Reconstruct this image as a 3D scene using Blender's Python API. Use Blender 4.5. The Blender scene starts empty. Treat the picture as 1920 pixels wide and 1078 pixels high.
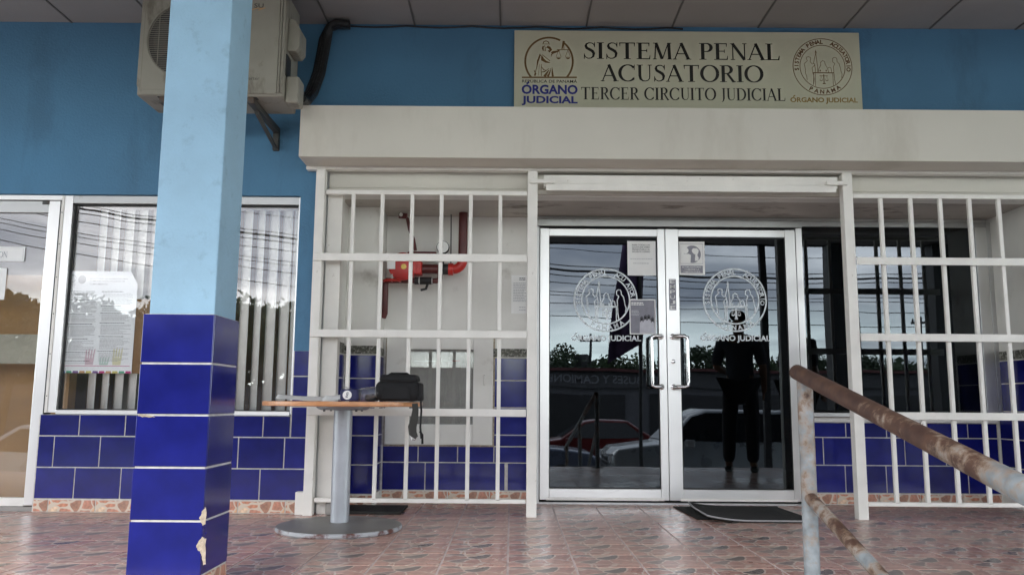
import bpy, math, random
from mathutils import Matrix, Vector
R = math.radians
random.seed(7)
scn = bpy.context.scene
C = scn.collection

# ---------------------------------------------------------------- camera
F_PX = 1550.0
cam_d = bpy.data.cameras.new('camera'); cam = bpy.data.objects.new('camera', cam_d); C.objects.link(cam)
CAMROT = Matrix.Rotation(R(90 + 7.9), 3, 'X') @ Matrix.Rotation(0.0075, 3, 'Z')
CAMLOC = Vector((0, 0, 0.73))
cam.matrix_world = Matrix.Translation(CAMLOC) @ CAMROT.to_4x4()
cam_d.sensor_width = 36; cam_d.lens = F_PX / 1920 * 36
cam_d.clip_start = 0.05; cam_d.clip_end = 900
scn.camera = cam
# ---------------------------------------------------------------- sky, sun, exposure
SUN_EL, SUN_AZ = 38, 205          # azimuth of the sun, degrees from +Y clockwise
world = bpy.data.worlds.new('World'); scn.world = world; world.use_nodes = True
nt = world.node_tree; nt.nodes.clear()
def N(nt, t, **kw):
    n = nt.nodes.new(t)
    for k, v in kw.items(): setattr(n, k, v)
    return n
def L(nt, a, b): nt.links.new(a, b)
out = N(nt, 'ShaderNodeOutputWorld'); bg = N(nt, 'ShaderNodeBackground'); bg.inputs[1].default_value = 0.1
sky = N(nt, 'ShaderNodeTexSky', sky_type='NISHITA', sun_disc=False)
sky.sun_elevation = R(SUN_EL); sky.sun_rotation = R(SUN_AZ); sky.dust_density = 2.0
tc = N(nt, 'ShaderNodeTexCoord'); sep = N(nt, 'ShaderNodeSeparateXYZ'); L(nt, tc.outputs['Generated'], sep.inputs[0])
mz = N(nt, 'ShaderNodeMath', operation='ABSOLUTE'); L(nt, sep.outputs[2], mz.inputs[0])
az = N(nt, 'ShaderNodeMath', operation='ADD'); az.inputs[1].default_value = 0.10; L(nt, mz.outputs[0], az.inputs[0])
dx = N(nt, 'ShaderNodeMath', operation='DIVIDE'); dy = N(nt, 'ShaderNodeMath', operation='DIVIDE')
L(nt, sep.outputs[0], dx.inputs[0]); L(nt, az.outputs[0], dx.inputs[1]); L(nt, sep.outputs[1], dy.inputs[0]); L(nt, az.outputs[0], dy.inputs[1])
cmb = N(nt, 'ShaderNodeCombineXYZ'); L(nt, dx.outputs[0], cmb.inputs[0]); L(nt, dy.outputs[0], cmb.inputs[1])
n1 = N(nt, 'ShaderNodeTexNoise'); n1.inputs['Scale'].default_value = 0.75; n1.inputs['Detail'].default_value = 7; n1.inputs['Roughness'].default_value = 0.55
L(nt, cmb.outputs[0], n1.inputs['Vector'])
rp = N(nt, 'ShaderNodeValToRGB'); cr = rp.color_ramp
cr.elements[0].position = 0.36; cr.elements[0].color = (3.6, 4.0, 5.0, 1)
cr.elements[1].position = 0.66; cr.elements[1].color = (15, 15, 15.5, 1)
e = cr.elements.new(0.5); e.color = (6.6, 6.9, 7.7, 1)
L(nt, n1.outputs['Fac'], rp.inputs[0])
# bright strip of thinner cloud low over the horizon
hr = N(nt, 'ShaderNodeMapRange'); hr.inputs[1].default_value = 0.03; hr.inputs[2].default_value = 0.12; hr.inputs[3].default_value = 1.0; hr.inputs[4].default_value = 0.0
L(nt, mz.outputs[0], hr.inputs[0])
n2 = N(nt, 'ShaderNodeTexNoise'); n2.inputs['Scale'].default_value = 3.5; n2.inputs['Detail'].default_value = 5
mp = N(nt, 'ShaderNodeMapping'); mp.inputs['Scale'].default_value = (1, 1, 9); L(nt, tc.outputs['Generated'], mp.inputs[0]); L(nt, mp.outputs[0], n2.inputs['Vector'])
r2 = N(nt, 'ShaderNodeMapRange'); r2.inputs[1].default_value = 0.28; r2.inputs[2].default_value = 0.52; L(nt, n2.outputs['Fac'], r2.inputs[0])
mm = N(nt, 'ShaderNodeMath', operation='MULTIPLY'); L(nt, hr.outputs[0], mm.inputs[0]); L(nt, r2.outputs[0], mm.inputs[1])
mh = N(nt, 'ShaderNodeMixRGB'); mh.inputs[2].default_value = (26, 29, 28, 1); L(nt, mm.outputs[0], mh.inputs[0]); L(nt, rp.outputs[0], mh.inputs[1])
mx = N(nt, 'ShaderNodeMixRGB'); mx.inputs[0].default_value = 0.87
L(nt, sky.outputs[0], mx.inputs[1]); L(nt, mh.outputs[0], mx.inputs[2]); L(nt, mx.outputs[0], bg.inputs[0]); L(nt, bg.outputs[0], out.inputs[0])
sun_d = bpy.data.lights.new('sun', 'SUN'); sun_d.energy = 0.6; sun_d.angle = R(25); sun_d.color = (1, .97, .92)
sun = bpy.data.objects.new('sun', sun_d); C.objects.link(sun)
a_ = R(SUN_AZ); sd = Vector((math.sin(a_) * math.cos(R(SUN_EL)), math.cos(a_) * math.cos(R(SUN_EL)), math.sin(R(SUN_EL))))
sun.rotation_euler = sd.to_track_quat('Z', 'Y').to_euler(); sun.location = (0, -10, 20)
scn.view_settings.view_transform = 'Standard'; scn.view_settings.look = 'None'; scn.view_settings.gamma = 1
scn.view_settings.exposure = 2.15
scn.cycles.max_bounces = 8; scn.cycles.transparent_max_bounces = 24; scn.cycles.glossy_bounces = 5; scn.cycles.diffuse_bounces = 4

# ---------------------------------------------------------------- measuring helpers
def W(px, py, Y):
    """point of the photograph's ray on the plane at depth Y"""
    d = CAMROT @ Vector(((px - 960) / F_PX, (539 - py) / F_PX, -1)); t = Y / d.y
    return Vector((d.x * t, Y, d.z * t + CAMLOC.z))
def WX(px, py, Y): return W(px, py, Y).x
def WZ(px, py, Y): return W(px, py, Y).z

# ---------------------------------------------------------------- materials
M = {}
def pm(name, col, rough=.5, metal=0, var=.12, vs=4, bump=0., bs=60, dirt=None, stretch=(1, 1, 1), rand=0, spec=.5, coat=0, ranges=None):
    m = bpy.data.materials.new(name); m.use_nodes = True; t = m.node_tree; b = t.nodes['Principled BSDF']
    tcn = N(t, 'ShaderNodeTexCoord'); mp = N(t, 'ShaderNodeMapping'); mp.inputs['Scale'].default_value = stretch; L(t, tcn.outputs['Object'], mp.inputs[0])
    src = mp.outputs[0]
    ns = N(t, 'ShaderNodeTexNoise'); ns.inputs['Scale'].default_value = vs; ns.inputs['Detail'].default_value = 6; L(t, src, ns.inputs['Vector'])
    mr = N(t, 'ShaderNodeMapRange'); mr.inputs[1].default_value = .3; mr.inputs[2].default_value = .7; mr.inputs[3].default_value = 1 - var; mr.inputs[4].default_value = 1 + var
    L(t, ns.outputs['Fac'], mr.inputs[0]); val = mr.outputs[0]
    if rand:
        oi = N(t, 'ShaderNodeObjectInfo'); m2 = N(t, 'ShaderNodeMapRange'); m2.inputs[3].default_value = 1 - rand; m2.inputs[4].default_value = 1 + rand
        L(t, oi.outputs['Random'], m2.inputs[0]); mu = N(t, 'ShaderNodeMath', operation='MULTIPLY'); L(t, val, mu.inputs[0]); L(t, m2.outputs[0], mu.inputs[1]); val = mu.outputs[0]
    vm = N(t, 'ShaderNodeVectorMath', operation='SCALE'); vm.inputs[0].default_value = col; L(t, val, vm.inputs['Scale'])
    c = vm.outputs[0]
    if dirt:
        dc, amt, ds, lo = dirt[:4]
        dn = N(t, 'ShaderNodeTexNoise'); dn.inputs['Scale'].default_value = ds; dn.inputs['Detail'].default_value = 8; dn.inputs['Roughness'].default_value = .65
        ml = N(t, 'ShaderNodeMapping'); ml.inputs['Location'].default_value = (3.1, 7.7, 1.3); ml.inputs['Scale'].default_value = dirt[4] if len(dirt) > 4 else (1, 1, 1); L(t, src, ml.inputs[0]); L(t, ml.outputs[0], dn.inputs['Vector'])
        dr = N(t, 'ShaderNodeMapRange'); dr.inputs[1].default_value = lo; dr.inputs[2].default_value = lo + .12; dr.inputs[4].default_value = amt; L(t, dn.outputs['Fac'], dr.inputs[0])
        mxn = N(t, 'ShaderNodeMixRGB'); mxn.inputs[2].default_value = (*dc, 1); L(t, dr.outputs[0], mxn.inputs[0]); L(t, c, mxn.inputs[1]); c = mxn.outputs[0]
    L(t, c, b.inputs['Base Color'])
    rr = N(t, 'ShaderNodeMapRange'); rr.inputs[3].default_value = max(.02, rough * .8); rr.inputs[4].default_value = min(1, rough * 1.25); L(t, ns.outputs['Fac'], rr.inputs[0]); L(t, rr.outputs[0], b.inputs['Roughness'])
    b.inputs['Metallic'].default_value = metal; b.inputs['Specular IOR Level'].default_value = spec
    if coat: b.inputs['Coat Weight'].default_value = coat; b.inputs['Coat Roughness'].default_value = .08
    if bump:
        bn = N(t, 'ShaderNodeTexNoise'); bn.inputs['Scale'].default_value = bs; bn.inputs['Detail'].default_value = 5; L(t, src, bn.inputs['Vector'])
        bp = N(t, 'ShaderNodeBump'); bp.inputs['Strength'].default_value = bump; bp.inputs['Distance'].default_value = .01; L(t, bn.outputs['Fac'], bp.inputs['Height']); L(t, bp.outputs[0], b.inputs['Normal'])
    M[name] = m; return m
def glass(name, tint, ior, film=0.0, filmcol=(.5, .5, .5), refl=(1, 1, 1)):
    m = bpy.data.materials.new(name); m.use_nodes = True; t = m.node_tree; t.nodes.clear()
    o = N(t, 'ShaderNodeOutputMaterial'); mx = N(t, 'ShaderNodeMixShader'); tr = N(t, 'ShaderNodeBsdfTransparent'); gl = N(t, 'ShaderNodeBsdfGlossy')
    tr.inputs[0].default_value = (*tint, 1); gl.inputs['Roughness'].default_value = 0; gl.inputs[0].default_value = (*refl, 1)
    fr = N(t, 'ShaderNodeFresnel'); gm = N(t, 'ShaderNodeNewGeometry'); im = N(t, 'ShaderNodeMapRange'); im.inputs[3].default_value = ior; im.inputs[4].default_value = 1 / ior; L(t, gm.outputs['Backfacing'], im.inputs[0]); L(t, im.outputs[0], fr.inputs['IOR'])
    tcn = N(t, 'ShaderNodeTexCoord'); wn = N(t, 'ShaderNodeTexNoise'); wn.inputs['Scale'].default_value = 1.7; wn.inputs['Detail'].default_value = 1; L(t, tcn.outputs['Object'], wn.inputs['Vector'])
    bp = N(t, 'ShaderNodeBump'); bp.inputs['Strength'].default_value = .05; bp.inputs['Distance'].default_value = .015; L(t, wn.outputs['Fac'], bp.inputs['Height']); L(t, bp.outputs[0], gl.inputs['Normal'])
    L(t, fr.outputs[0], mx.inputs[0]); L(t, tr.outputs[0], mx.inputs[1]); L(t, gl.outputs[0], mx.inputs[2])
    last = mx.outputs[0]
    if film:
        df = N(t, 'ShaderNodeBsdfDiffuse'); df.inputs[0].default_value = (*filmcol, 1); m2 = N(t, 'ShaderNodeMixShader')
        dn = N(t, 'ShaderNodeTexNoise'); dn.inputs['Scale'].default_value = 3; dn.inputs['Detail'].default_value = 7; L(t, tcn.outputs['Object'], dn.inputs['Vector'])
        dr = N(t, 'ShaderNodeMapRange'); dr.inputs[1].default_value = .3; dr.inputs[2].default_value = .8; dr.inputs[4].default_value = film; L(t, dn.outputs['Fac'], dr.inputs[0])
        L(t, dr.outputs[0], m2.inputs[0]); L(t, last, m2.inputs[1]); L(t, df.outputs[0], m2.inputs[2]); last = m2.outputs[0]
    L(t, last, o.inputs[0]); M[name] = m; return m
def decal(name, col, alpha):
    m = bpy.data.materials.new(name); m.use_nodes = True; t = m.node_tree; b = t.nodes['Principled BSDF']
    b.inputs['Base Color'].default_value = (*col, 1); b.inputs['Roughness'].default_value = .6
    tcn = N(t, 'ShaderNodeTexCoord'); wn = N(t, 'ShaderNodeTexNoise'); wn.inputs['Scale'].default_value = 30; L(t, tcn.outputs['Object'], wn.inputs['Vector'])
    mr = N(t, 'ShaderNodeMapRange'); mr.inputs[1].default_value = .3; mr.inputs[2].default_value = .6; mr.inputs[3].default_value = alpha * .65; mr.inputs[4].default_value = alpha; L(t, wn.outputs['Fac'], mr.inputs[0]); L(t, mr.outputs[0], b.inputs['Alpha'])
    M[name] = m; return m
def mosaic(name, stops, grout, scale, gw, rough, off=(0, 0, 0), dust_haze=0.20):
    m = bpy.data.materials.new(name); m.use_nodes = True; t = m.node_tree; b = t.nodes['Principled BSDF']
    tcn = N(t, 'ShaderNodeTexCoord'); mp = N(t, 'ShaderNodeMapping'); mp.inputs['Location'].default_value = off; mp.inputs['Scale'].default_value = (1, 1, 1); L(t, tcn.outputs['Object'], mp.inputs[0])
    wn = N(t, 'ShaderNodeTexNoise'); wn.inputs['Scale'].default_value = 9; L(t, mp.outputs[0], wn.inputs['Vector'])
    ad = N(t, 'ShaderNodeMixRGB', blend_type='LINEAR_LIGHT'); ad.inputs[0].default_value = .035; L(t, mp.outputs[0], ad.inputs[1]); L(t, wn.outputs['Color'], ad.inputs[2])
    v1 = N(t, 'ShaderNodeTexVoronoi', feature='F1'); v2 = N(t, 'ShaderNodeTexVoronoi', feature='DISTANCE_TO_EDGE')
    for v in (v1, v2): v.inputs['Scale'].default_value = scale; v.inputs['Randomness'].default_value = .95; L(t, ad.outputs[0], v.inputs['Vector'])
    sp = N(t, 'ShaderNodeSeparateXYZ'); L(t, v1.outputs['Color'], sp.inputs[0])
    rp = N(t, 'ShaderNodeValToRGB'); rp.color_ramp.interpolation = 'CONSTANT'
    for i, (p, c) in enumerate(stops):
        if i < 2: el = rp.color_ramp.elements[i]; el.position = p
        else: el = rp.color_ramp.elements.new(p)
        el.color = (*c, 1)
    L(t, sp.outputs[0], rp.inputs[0])
    gn = N(t, 'ShaderNodeTexNoise'); gn.inputs['Scale'].default_value = 45; gn.inputs['Detail'].default_value = 6; L(t, mp.outputs[0], gn.inputs['Vector'])
    gr = N(t, 'ShaderNodeMapRange'); gr.inputs[1].default_value = .3; gr.inputs[2].default_value = .7; gr.inputs[3].default_value = .8; gr.inputs[4].default_value = 1.55; L(t, gn.outputs['Fac'], gr.inputs[0])
    sc = N(t, 'ShaderNodeVectorMath', operation='SCALE'); L(t, rp.outputs[0], sc.inputs[0]); L(t, gr.outputs[0], sc.inputs['Scale'])
    ed = N(t, 'ShaderNodeMapRange'); ed.inputs[1].default_value = gw; ed.inputs[2].default_value = gw * 1.6; L(t, v2.outputs[0], ed.inputs[0])
    mx = N(t, 'ShaderNodeMixRGB'); mx.inputs[1].default_value = (*grout, 1); L(t, ed.outputs[0], mx.inputs[0]); L(t, sc.outputs[0], mx.inputs[2])
    # trodden dust plus painted-in haze of reflected light, continuous over the floor
    ge = N(t, 'ShaderNodeNewGeometry'); dn = N(t, 'ShaderNodeTexNoise'); dn.inputs['Scale'].default_value = 1.3; dn.inputs['Detail'].default_value = 6; L(t, ge.outputs['Position'], dn.inputs['Vector'])
    dr = N(t, 'ShaderNodeMapRange'); dr.inputs[1].default_value = .35; dr.inputs[2].default_value = .7; dr.inputs[3].default_value = dust_haze * .3; dr.inputs[4].default_value = dust_haze * 1.8; L(t, dn.outputs['Fac'], dr.inputs[0])
    m3 = N(t, 'ShaderNodeMixRGB'); m3.inputs[2].default_value = (.56, .46, .39, 1); L(t, dr.outputs[0], m3.inputs[0]); L(t, mx.outputs[0], m3.inputs[1])
    L(t, m3.outputs[0], b.inputs['Base Color'])
    rr = N(t, 'ShaderNodeMapRange'); rr.inputs[1].default_value = .3; rr.inputs[2].default_value = .7; rr.inputs[3].default_value = rough * .75; rr.inputs[4].default_value = rough * 1.5; L(t, dn.outputs['Fac'], rr.inputs[0]); L(t, rr.outputs[0], b.inputs['Roughness'])
    M[name] = m; return m

pm('blue_paint', (.080, .208, .345), .75, var=.12, vs=1.1, bump=.35, bs=70, dirt=((.045, .095, .14), .28, 3.0, .55, (1, 1, .35)))
pm('pillar_paint', (.265, .425, .545), .7, var=.08, vs=5, bump=.3, bs=90, dirt=((.13, .20, .25), .35, 9, .56))
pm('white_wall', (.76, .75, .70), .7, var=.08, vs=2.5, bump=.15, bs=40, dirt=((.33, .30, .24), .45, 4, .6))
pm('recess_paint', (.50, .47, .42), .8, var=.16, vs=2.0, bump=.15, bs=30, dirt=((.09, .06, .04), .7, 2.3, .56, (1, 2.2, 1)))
pm('mould', (.10, .10, .08), .9, var=.5, vs=30, dirt=((.45, .45, .4), .9, 40, .5))
pm('grille_white', (.80, .78, .725), .45, var=.06, vs=6, bump=.12, bs=120, dirt=((.22, .15, .09), .7, 22, .65))
pm('box_white', (.64, .61, .535), .5, var=.05, vs=1.3, bump=.05, bs=12, dirt=((.42, .38, .30), .3, 1.6, .55, (1, 1, .3)))
pm('ceiling_paint', (.31, .295, .285), .9, var=.1, vs=1.2, bump=.1, bs=50, rand=.05)
pm('batten', (.13, .125, .12), .8, var=.08)
pm('blue_tile', (.007, .010, .150), .14, var=.22, vs=7, rand=.14, spec=.5, bump=.02, bs=6)
pm('grout', (.58, .56, .51), .85, var=.15, vs=30, bump=.2, bs=150)
pm('floor_grout', (.58, .50, .49), .6, var=.15, vs=9)
pm('cream_plaster', (.44, .37, .28), .95, var=.3, vs=60, bump=.8, bs=150)
mosaic('floor_mosaic', [(0, (.42, .23, .185)), (.22, (.46, .34, .265)), (.40, (.34, .175, .145)), (.56, (.52, .39, .32)), (.72, (.10, .085, .08)), (.82, (.45, .26, .20)), (.92, (.19, .145, .135))], (.62, .50, .43), 9.5, .030, .26, (.37, .2, .05))
mosaic('skirting_mosaic', [(0, (.50, .20, .11)), (.25, (.55, .34, .20)), (.45, (.45, .20, .13)), (.65, (.60, .44, .30)), (.85, (.34, .17, .11))], (.66, .56, .45), 13, .05, .35, (.1, .4, .3), .08)
pm('aluminium', (.72, .71, .69), .34, 1, var=.03, vs=2, dirt=((.55, .52, .46), .3, 5, .62))
pm('dull_aluminium', (.50, .50, .49), .38, .9, var=.06, vs=6, dirt=((.20, .18, .15), .5, 9, .62))
pm('chrome', (.75, .75, .75), .12, 1, var=.02)
pm('dark_seal', (.02, .02, .02), .6)
glass('door_glass', (.20, .22, .22), 1.78, refl=(.84, .93, 1.0))
glass('window_glass', (.99, .99, .985), 1.68, .04, (.55, .52, .50))
glass('cabinet_glass', (.85, .86, .86), 1.45, .55, (.5, .5, .47))
decal('white_decal', (.80, .86, .88), .95)
pm('paper', (.86, .86, .84), .8, var=.03, vs=12, bump=.1, bs=8)
pm('poster_paper', (.86, .89, .91), .6, var=.04, vs=2)
pm('grey_print', (.26, .26, .30), .7, var=.12, vs=25)
pm('light_print', (.55, .55, .60), .7, var=.1, vs=25)
pm('pale_ink', (.42, .43, .45), .8)
pm('ink', (.03, .03, .035), .7)
pm('sign_board', (.54, .52, .385), .65, var=.04, vs=1.5, dirt=((.40, .38, .28), .3, 2.5, .58))
pm('sign_black', (.018, .017, .015), .6)
pm('sign_blue', (.020, .026, .22), .6)
pm('sign_brown', (.20, .12, .05), .6)
pm('sign_ochre', (.34, .22, .07), .6)
pm('emblem_brown', (.19, .11, .06), .6)
pm('ac_case', (.285, .27, .225), .5, var=.08, vs=6, dirt=((.11, .09, .065), .75, 7, .54, (1, 1, .35)))
pm('ac_dark', (.03, .03, .03), .5)
pm('ac_wire', (.24, .225, .185), .45)
pm('steel_grey', (.08, .08, .075), .55, .3, var=.2, vs=12, dirt=((.13, .06, .03), .6, 14, .58))
pm('pipe_tape', (.012, .012, .013), .45, bump=.8, bs=30)
pm('red_paint', (.50, .025, .018), .35, var=.15, vs=12, dirt=((.14, .02, .015), .5, 12, .6))
pm('dark_red_paint', (.095, .018, .016), .4, var=.2, vs=12)
pm('iron_black', (.03, .028, .028), .5, .3)
pm('dial', (.72, .72, .68), .3)
pm('brass', (.45, .30, .08), .35, .8)
pm('blind', (.84, .84, .80), .7, var=.04, vs=3)
pm('beech', (.55, .25, .10), .35, var=.14, vs=9, stretch=(1, 8, 12), coat=.2)
pm('table_grey', (.36, .38, .41), .38, .35, var=.08, vs=9, dirt=((.22, .2, .18), .4, 20, .62))
pm('base_grey', (.19, .19, .18), .42, .2, var=.12, vs=7, dirt=((.16, .13, .10), .6, 11, .6))
pm('chipped_edge', (.38, .40, .42), .5, var=.1, vs=12, dirt=((.11, .04, .03), 1, 9, .50))
pm('bag_fabric', (.008, .008, .009), .85, var=.3, vs=30, bump=.6, bs=220)
pm('strap_pad', (.05, .05, .045), .9, bump=.8, bs=300)
pm('navy', (.02, .022, .085), .6, bump=.3, bs=200)
glass('plastic_bag_film', (.80, .82, .84), 1.5, .5, (.42, .43, .45))
pm('mat_rubber', (.020, .020, .018), .9, var=.35, vs=30, bump=1, bs=260)
pm('mat_edge', (.33, .33, .33), .4, var=.1)
pm('asphalt', (.06, .06, .06), .9, var=.25, vs=.7, bump=.4, bs=40)
pm('concrete', (.30, .29, .27), .9, var=.15, vs=1.2, bump=.4, bs=30)
pm('room_brown', (.24, .13, .05), .7, var=.12, vs=1.3)
pm('counter_wood', (.42, .24, .09), .6, var=.12, vs=1.3, stretch=(1, 1, 5))
pm('room_grey', (.22, .22, .19), .8, var=.1, vs=1.3)
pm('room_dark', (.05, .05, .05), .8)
pm('frosted_band', (.36, .35, .28), .7)
pm('frame_dark', (.035, .035, .037), .5)
pm('flag_cloth', (.10, .06, .13), .8, var=.2, vs=6)
pm('bark', (.07, .05, .035), .9, bump=.6, bs=30)
pm('leaf_green', (.045, .075, .028), .7, var=.5, vs=3)
pm('leaf_dark', (.03, .052, .022), .7, var=.5, vs=3)
pm('shop_wall', (.10, .10, .11), .8); pm('shop_dark', (.012, .012, .014), .5); pm('shop_red', (.08, .02, .02), .6); pm('shop_sign', (.05, .05, .055), .6); pm('sign_letter', (.20, .20, .22), .6)
pm('car_silver', (.34, .35, .36), .28, .5, coat=.6); pm('car_blue', (.14, .16, .22), .28, .4, coat=.6); pm('car_red', (.12, .01, .01), .3, .2, coat=.6); pm('car_window', (.012, .013, .015), .08); pm('tyre', (.015, .015, .015), .85)
pm('headlight', (.55, .55, .55), .12, .3); pm('tail_red', (.4, .01, .01), .2)
pm('skin', (.26, .14, .085), .55, var=.05); pm('shirt_dark', (.06, .07, .085), .85); pm('trousers', (.02, .02, .025), .85); pm('blouse', (.04, .035, .04), .85); pm('hair', (.01, .008, .007), .6, bump=.8, bs=60); pm('shoe', (.012, .011, .01), .4)
for nm, c in (('p_green', (.10, .38, .24)), ('p_yellow', (.66, .58, .16)), ('p_magenta', (.55, .06, .22)), ('p_orange', (.55, .30, .14)), ('p_purple', (.18, .08, .28)), ('p_blue', (.08, .20, .55)), ('p_pinkwash', (.66, .50, .56)), ('p_yellowwash', (.70, .68, .46)), ('p_greenwash', (.50, .66, .60))): pm(nm, c, .6, var=.05)
def rusty(name, along, lo, hi):
    """peeling grey paint over rust; more bare metal towards one end of the pipe"""
    m = bpy.data.materials.new(name); m.use_nodes = True; t = m.node_tree; b = t.nodes['Principled BSDF']
    tcn = N(t, 'ShaderNodeTexCoord'); n1 = N(t, 'ShaderNodeTexNoise'); n1.inputs['Scale'].default_value = 8; n1.inputs['Detail'].default_value = 9; n1.inputs['Roughness'].default_value = .7; L(t, tcn.outputs['Object'], n1.inputs['Vector'])
    sp = N(t, 'ShaderNodeSeparateXYZ'); L(t, tcn.outputs['Object'], sp.inputs[0])
    mr = N(t, 'ShaderNodeMapRange'); mr.inputs[1].default_value = along[0]; mr.inputs[2].default_value = along[1]; mr.inputs[3].default_value = lo; mr.inputs[4].default_value = hi; mr.clamp = True
    L(t, sp.outputs[along[2]], mr.inputs[0])
    ad = N(t, 'ShaderNodeMath', operation='ADD'); L(t, n1.outputs['Fac'], ad.inputs[0]); L(t, mr.outputs[0], ad.inputs[1])
    st = N(t, 'ShaderNodeMapRange'); st.inputs[1].default_value = .50; st.inputs[2].default_value = .60; L(t, ad.outputs[0], st.inputs[0])
    st2 = N(t, 'ShaderNodeMapRange'); st2.inputs[1].default_value = .42; st2.inputs[2].default_value = .55; L(t, ad.outputs[0], st2.inputs[0])
    n2 = N(t, 'ShaderNodeTexNoise'); n2.inputs['Scale'].default_value = 22; n2.inputs['Detail'].default_value = 8; L(t, tcn.outputs['Object'], n2.inputs['Vector'])
    rp = N(t, 'ShaderNodeValToRGB'); rp.color_ramp.elements[0].position = .3; rp.color_ramp.elements[0].color = (.030, .013, .011, 1); rp.color_ramp.elements[1].position = .72; rp.color_ramp.elements[1].color = (.095, .048, .030, 1); L(t, n2.outputs['Fac'], rp.inputs[0])
    rq = N(t, 'ShaderNodeValToRGB'); rq.color_ramp.elements[0].position = .3; rq.color_ramp.elements[0].color = (.12, .135, .145, 1); rq.color_ramp.elements[1].position = .7; rq.color_ramp.elements[1].color = (.27, .30, .315, 1); L(t, n2.outputs['Fac'], rq.inputs[0])
    mo = N(t, 'ShaderNodeMixRGB'); mo.inputs[2].default_value = (.27, .165, .09, 1); L(t, rq.outputs[0], mo.inputs[1]); mh2 = N(t, 'ShaderNodeMath', operation='MULTIPLY'); mh2.inputs[1].default_value = .75; L(t, st2.outputs[0], mh2.inputs[0]); L(t, mh2.outputs[0], mo.inputs[0])
    mx = N(t, 'ShaderNodeMixRGB'); L(t, st.outputs[0], mx.inputs[0]); L(t, mo.outputs[0], mx.inputs[1]); L(t, rp.outputs[0], mx.inputs[2]); L(t, mx.outputs[0], b.inputs['Base Color'])
    b.inputs['Roughness'].default_value = .6
    bp = N(t, 'ShaderNodeBump'); bp.inputs['Strength'].default_value = .5; bp.inputs['Distance'].default_value = .002; bp.invert = True; L(t, st.outputs[0], bp.inputs['Height']); L(t, bp.outputs[0], b.inputs['Normal'])
    M[name] = m
rusty('rail_rust', (-.95, .25, 1), -.09, .36)
rusty('post_rust', (.30, .86, 2), -.10, .01)
rusty('midrail_rust', (-.3, .45, 1), -.10, .07)

# ---------------------------------------------------------------- mesh helpers
WP = {}
class MB:
    def __init__(s): s.v = []; s.f = []
    def add(s, vs, fs):
        n = len(s.v); s.v += [tuple(v) for v in vs]; s.f += [tuple(i + n for i in f) for f in fs]; return s
    def box(s, x0, x1, y0, y1, z0, z1):
        return s.add([(x0, y0, z0), (x1, y0, z0), (x1, y1, z0), (x0, y1, z0), (x0, y0, z1), (x1, y0, z1), (x1, y1, z1), (x0, y1, z1)],
                     [(0, 3, 2, 1), (4, 5, 6, 7), (0, 1, 5, 4), (1, 2, 6, 5), (2, 3, 7, 6), (3, 0, 4, 7)])
    def tube(s, pts, r, n=10, caps=True, r1=None):
        pts = [Vector(p) for p in pts]; k = len(pts); rings = []
        up = Vector((0, 0, 1))
        for i, p in enumerate(pts):
            d = (pts[min(i + 1, k - 1)] - pts[max(i - 1, 0)]).normalized()
            if i == 0:
                u = d.cross(up); u = d.cross(Vector((1, 0, 0))) if u.length < 1e-3 else u
                u.normalize()
            else: u = (u - d * u.dot(d)).normalized()
            w = d.cross(u); rr = r if r1 is None else r + (r1 - r) * i / (k - 1)
            rings.append([p + (u * math.cos(2 * math.pi * j / n) + w * math.sin(2 * math.pi * j / n)) * rr for j in range(n)])
        vs = [v for rg in rings for v in rg]; fs = []
        for i in range(k - 1):
            for j in range(n): a = i * n + j; b = i * n + (j + 1) % n; fs.append((a, b, b + n, a + n))
        if caps: fs.append(tuple(range(n))[::-1]); fs.append(tuple((k - 1) * n + j for j in range(n)))
        return s.add(vs, fs)
    def lathe(s, c, prof, n=32, axis='z'):
        c = Vector(c); vs = []; fs = []; k = len(prof)
        for (r, h) in prof:
            for j in range(n):
                a = 2 * math.pi * j / n; x, y = r * math.cos(a), r * math.sin(a)
                vs.append(c + (Vector((x, y, h)) if axis == 'z' else Vector((x, h, y)) if axis == 'y' else Vector((h, x, y))))
        for i in range(k - 1):
            for j in range(n): a = i * n + j; b = i * n + (j + 1) % n; fs.append((a, b, b + n, a + n))
        fs.append(tuple(range(n))[::-1]); fs.append(tuple((k - 1) * n + j for j in range(n)))
        return s.add(vs, fs)
    def prism(s, poly, y0, y1):
        """poly in (x, z), extruded along y"""
        n = len(poly); vs = [(x, y0, z) for x, z in poly] + [(x, y1, z) for x, z in poly]
        return s.add(vs, [tuple(range(n)), tuple(range(2 * n - 1, n - 1, -1))] + [(i, i + n, (i + 1) % n + n, (i + 1) % n) for i in range(n)])
    def build(s, name, mat, parent=None, bevel=0, smooth=False, origin=None, seg=2):
        if origin is None:
            xs, ys, zs = zip(*s.v); origin = Vector(((min(xs) + max(xs)) / 2, (min(ys) + max(ys)) / 2, min(zs)))
        origin = Vector(origin)
        me = bpy.data.meshes.new(name); me.from_pydata([Vector(v) - origin for v in s.v], [], s.f); me.update()
        me.materials.append(M[mat] if isinstance(mat, str) else mat)
        fixn(me)
        return link(name, me, parent, origin, bevel, smooth, seg)
import bmesh
def fixn(me):
    bm = bmesh.new(); bm.from_mesh(me); bmesh.ops.recalc_face_normals(bm, faces=bm.faces); bm.to_mesh(me); bm.free()
def link(name, me, parent, origin, bevel=0, smooth=False, seg=2):
    o = bpy.data.objects.new(name, me); C.objects.link(o); origin = Vector(origin)
    if parent is not None: o.parent = parent; o.location = origin - WP[parent.name]
    else: o.location = origin
    WP[o.name] = origin
    if smooth:
        for p in me.polygons: p.use_smooth = True
        me.set_sharp_from_angle(angle=R(35))
    if bevel:
        b = o.modifiers.new('bevel', 'BEVEL'); b.width = bevel; b.segments = seg; b.limit_method = 'ANGLE'
    return o
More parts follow.
